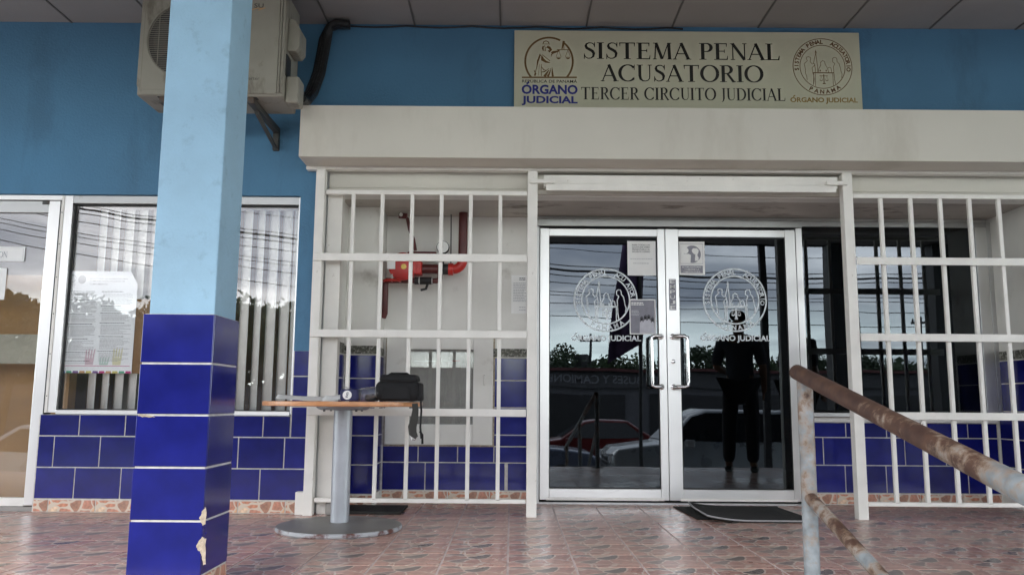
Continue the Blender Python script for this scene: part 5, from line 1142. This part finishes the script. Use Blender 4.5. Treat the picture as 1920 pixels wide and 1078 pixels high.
def tree(x, y, h, r_, i):
    t = thing('tree', TREEL[i], 'tree', (x, y, G), 'trees across the street')
    tr = MB(); tr.tube([(x, y, G), (x + .1 * r_, y, G + h * .4), (x - .05 * r_, y + .1, G + h * .7)], .06 * r_ + .05, 8, r1=.03 * r_)
    for k in range(4): a = k * 1.7; tr.tube([(x, y, G + h * (.35 + .06 * k)), (x + math.cos(a) * r_ * .6, y + math.sin(a) * r_ * .6, G + h * (.6 + .06 * k))], .03 * r_, 6, r1=.01 * r_)
    tr.build('trunk', 'bark', t, smooth=True)
    me = crowns[i % 4]; o = bpy.data.objects.new('crown', me); C.objects.link(o); o.parent = t; o.location = (0, 0, h - r_ * .75); o.scale = (r_, r_, r_ * .85); o.rotation_euler = (0, 0, i * 1.3)
TREEL = ['broad green tree mirrored at far left behind the name plate', 'leafy tree mirrored in the left window beside the poster', 'dark tree mirrored in the left window right of the pillar', 'dark tree mirrored left of the transformer pole', 'small tree mirrored below the flag in the left door', 'pale tree mirrored just right of the door handles', 'low tree mirrored beside the standing man', 'low tree mirrored in the right side window', 'tall tree standing at the far left end of the street', 'bushy tree between the left window trees', 'low bushy tree mirrored behind the right grille', 'distant low tree over the shop roof']
VL = 2 * (YG - .0)
def vt(px, py, V, pl_=YD): v_ = W(px, py, V); return v_.x, 2 * pl_ - V, v_.z
specs = [(20, 575, 38, YG), (200, 560, 40, YG), (500, 548, 42, YG), (1045, 652, 60, YD), (1165, 668, 58, YD), (1300, 650, 50, YD), (1420, 662, 55, YD), (1640, 668, 60, YD), (-160, 560, 44, YG), (350, 566, 46, YG), (1720, 670, 64, YD), (1550, 672, 70, YD)]
for i, (px, py, V, plx) in enumerate(specs):
    x, y, z = vt(px, py, V, plx); h = z - G; r_ = (h * .46 if plx == YG else h * .48); tree(x, y, h, r_, i)
# far hillside greenery so that the horizon is closed
rnd = random.Random(9); vs = []; fs = []
for i in range(14000):
    X = rnd.uniform(-130, 130); hh = 4.2 + 1.6 * math.sin(X * .07) + 1.2 * math.sin(X * .19 + 1) + rnd.gauss(0, .3); hh += 3.5 if X < -14 else 0
    p = Vector((X, -72 + rnd.uniform(-3, 3), G + max(0, hh) * rnd.random() ** .6)); u = Vector((rnd.gauss(0, 1), rnd.gauss(0, 1), rnd.gauss(0, 1))).normalized() * .55; w = u.cross(Vector((rnd.gauss(0, 1), rnd.gauss(0, 1), rnd.gauss(0, 1)))).normalized() * .35; k = len(vs)
    vs += [p - u, p + w, p + u, p - w]; fs.append((k, k + 1, k + 2, k + 3))
for i in range(13000):
    X = rnd.uniform(-75, -11); hh = 6.5 + .6 * math.sin(X * .4) + .4 * math.sin(X * 1.1)
    p = Vector((X, -33 + rnd.uniform(-1, 1), G + hh * rnd.random() ** .5)); u = Vector((rnd.gauss(0, 1), rnd.gauss(0, 1), rnd.gauss(0, 1))).normalized() * .34; w = u.cross(Vector((rnd.gauss(0, 1), rnd.gauss(0, 1), rnd.gauss(0, 1)))).normalized() * .24; k = len(vs)
    vs += [p - u, p + w, p + u, p - w]; fs.append((k, k + 1, k + 2, k + 3))
o = MB(); o.v = [tuple(v_) for v_ in vs]; o.f = fs; me = bpy.data.meshes.new('m'); me.from_pydata(o.v, [], o.f); me.materials.append(M['leaf_dark']); ob = link('far_treeline', me, None, (0, 0, 0)); ob['kind'] = 'stuff'; ob['label'] = 'dark mass of distant trees closing the horizon across the street'

tag(bx('boundary_wall', 'shop_wall', None, -75, -11, -31, -30.8, G, G + 2.6), 'long low grey wall mirrored beneath the trees in the left windows', 'wall')
# ---- people standing on the porch to the right, seen only mirrored in the glass
def skinned(name, mat, parent, pts, edges, radii, sub=2):
    base = WP[parent.name]; me = bpy.data.meshes.new(name); me.from_pydata([Vector(p) for p in pts], edges, []); me.materials.append(M[mat])
    o = bpy.data.objects.new(name, me); C.objects.link(o); o.parent = parent; WP[o.name] = base
    sk = o.modifiers.new('skin', 'SKIN'); sk.use_smooth_shade = True; s2 = o.modifiers.new('sub', 'SUBSURF'); s2.levels = s2.render_levels = sub
    lay = me.skin_vertices[0].data
    for i, r_ in enumerate(radii): lay[i].radius = r_ if isinstance(r_, tuple) else (r_, r_); lay[i].use_root = (i == 0)
    return o
def person(label, x, y, H, rot, woman):
    t = thing('person', label, 'person', (x, y, 0)); t.rotation_euler.z = rot; s = H / 1.75; k = .92 if woman else 1
    sw_ = .19 * k * s
    P = [(0, 0, .95), (0, 0, 1.10), (0, -.01, 1.28), (0, 0, 1.43), (0, .0, 1.50), (0, -.01, 1.58), (0, -.015, 1.66),
         (.10, 0, .90), (.115, -.01, .50), (.12, .03, .09), (.125, -.10, .03), (-.10, 0, .90), (-.125, -.01, .50), (-.14, .03, .09), (-.15, -.10, .03),
         (sw_ / s, 0, 1.42), (.25 * k, .02, 1.14), (.24 * k, -.10, .92), (.23 * k, -.13, .86), (-sw_ / s, 0, 1.42), (-.25 * k, .02, 1.14), (-.16, -.20, 1.08), (-.08, -.24, 1.10)]
    P = [(a * s, b * s, c * s) for a, b, c in P]
    E_ = [(0, 1), (1, 2), (2, 3), (3, 4), (4, 5), (5, 6), (0, 7), (7, 8), (8, 9), (9, 10), (0, 11), (11, 12), (12, 13), (13, 14), (3, 15), (15, 16), (16, 17), (17, 18), (3, 19), (19, 20), (20, 21), (21, 22)]
    Rr = [(.15, .11), (.135, .10), (.155, .11), (.12, .085), .055, .075, .10, .085, .06, .042, .035, .085, .06, .042, .035, .06, .045, .032, .03, .06, .045, .032, .03]
    Rr = [tuple(v_ * s for v_ in r_) if isinstance(r_, tuple) else r_ * s for r_ in Rr]
    body = skinned('body', 'skin', t, P, E_, Rr)
    # clothing
    idx = [0, 7, 8, 9, 11, 12, 13]; mp_ = {a: i for i, a in enumerate(idx)}
    skinned('trousers', 'trousers', t, [P[i] for i in idx], [(mp_[a], mp_[b]) for a, b in E_ if a in mp_ and b in mp_], [.17 * s, .105 * s, .085 * s, .07 * s, .105 * s, .085 * s, .07 * s])
    idx = [1, 0, 2, 3, 15, 16, 19, 20]; mp_ = {a: i for i, a in enumerate(idx)}
    skinned('shirt', 'blouse' if woman else 'shirt_dark', t, [P[i] for i in idx], [(mp_[a], mp_[b]) for a, b in E_ if a in mp_ and b in mp_], [(.16 * s, .125 * s), (.145 * s, .12 * s), (.175 * s, .13 * s), (.14 * s, .10 * s), .078 * s, .06 * s, .078 * s, .06 * s])
    for sg_ in (1, -1):
        f = P[10] if sg_ == 1 else P[14]; skinned('shoe', 'shoe', t, [(f[0], .05 * s, .04 * s), (f[0], -.05 * s, .035 * s), (f[0], -.15 * s, .03 * s)], [(0, 1), (1, 2)], [.045 * s, .048 * s, .035 * s], 1)
        hnd = P[18] if sg_ == 1 else P[22]; dirs = Vector(hnd) - Vector(P[17] if sg_ == 1 else P[21]); dirs.normalize()
        for q in range(4):
            off = Vector((0, 0, .018 * (q - 1.5))) if sg_ == -1 else Vector((0, .018 * (q - 1.5), 0)); a0 = Vector(hnd) + off; skinned('finger', 'skin', t, [a0, a0 + dirs * .045, a0 + dirs * .075 + Vector((0, -.01, -.02))], [(0, 1), (1, 2)], [.009, .008, .006], 1)
        skinned('thumb', 'skin', t, [Vector(hnd), Vector(hnd) + Vector((.02 * -sg_, -.03, .01)), Vector(hnd) + Vector((.02 * -sg_, -.05, -.01))], [(0, 1), (1, 2)], [.011, .009, .007], 1)
    hc_ = (0, -.015 * s, 1.645 * s); nose = skinned('nose', 'skin', t, [(0, -.095 * s, 1.655 * s), (0, -.118 * s, 1.63 * s)], [(0, 1)], [.010 * s, .014 * s], 1)
    for e_ in (-1, 1):
        MBp = MB().lathe((x + e_ * .032 * s, y - .090 * s, 1.665 * s), [(.004, -.006), (.013, 0), (.004, .006)], 10, 'y'); MBp.build('eye', 'ink', t)
        skinned('ear', 'skin', t, [(e_ * .088 * s, 0, 1.67 * s), (e_ * .09 * s, 0, 1.63 * s)], [(0, 1)], [.014 * s, .012 * s], 1)
    MB().box(x - .025 * s, x + .025 * s, y - .098 * s, y - .088 * s, 1.598 * s, 1.606 * s).build('mouth', 'dark_red_paint', t)
    if woman: skinned('hair', 'hair', t, [(0, .02, 1.70 * s), (0, .045, 1.60 * s), (-.03, .07, 1.48 * s), (.03, .08, 1.36 * s)], [(0, 1), (1, 2), (2, 3)], [.115 * s, .135 * s, .14 * s, .09 * s])
    else: skinned('hair', 'hair', t, [(0, .0, 1.715 * s), (0, .03, 1.68 * s)], [(0, 1)], [.108 * s, .108 * s], 2)
    return t
person('standing man in dark shirt and trousers mirrored in the right glass door', 2.50, 3.30, 1.74, R(25), False)
person('person with long dark curly hair mirrored beside the right door stile', 3.20, 3.15, 1.72, R(60), True)
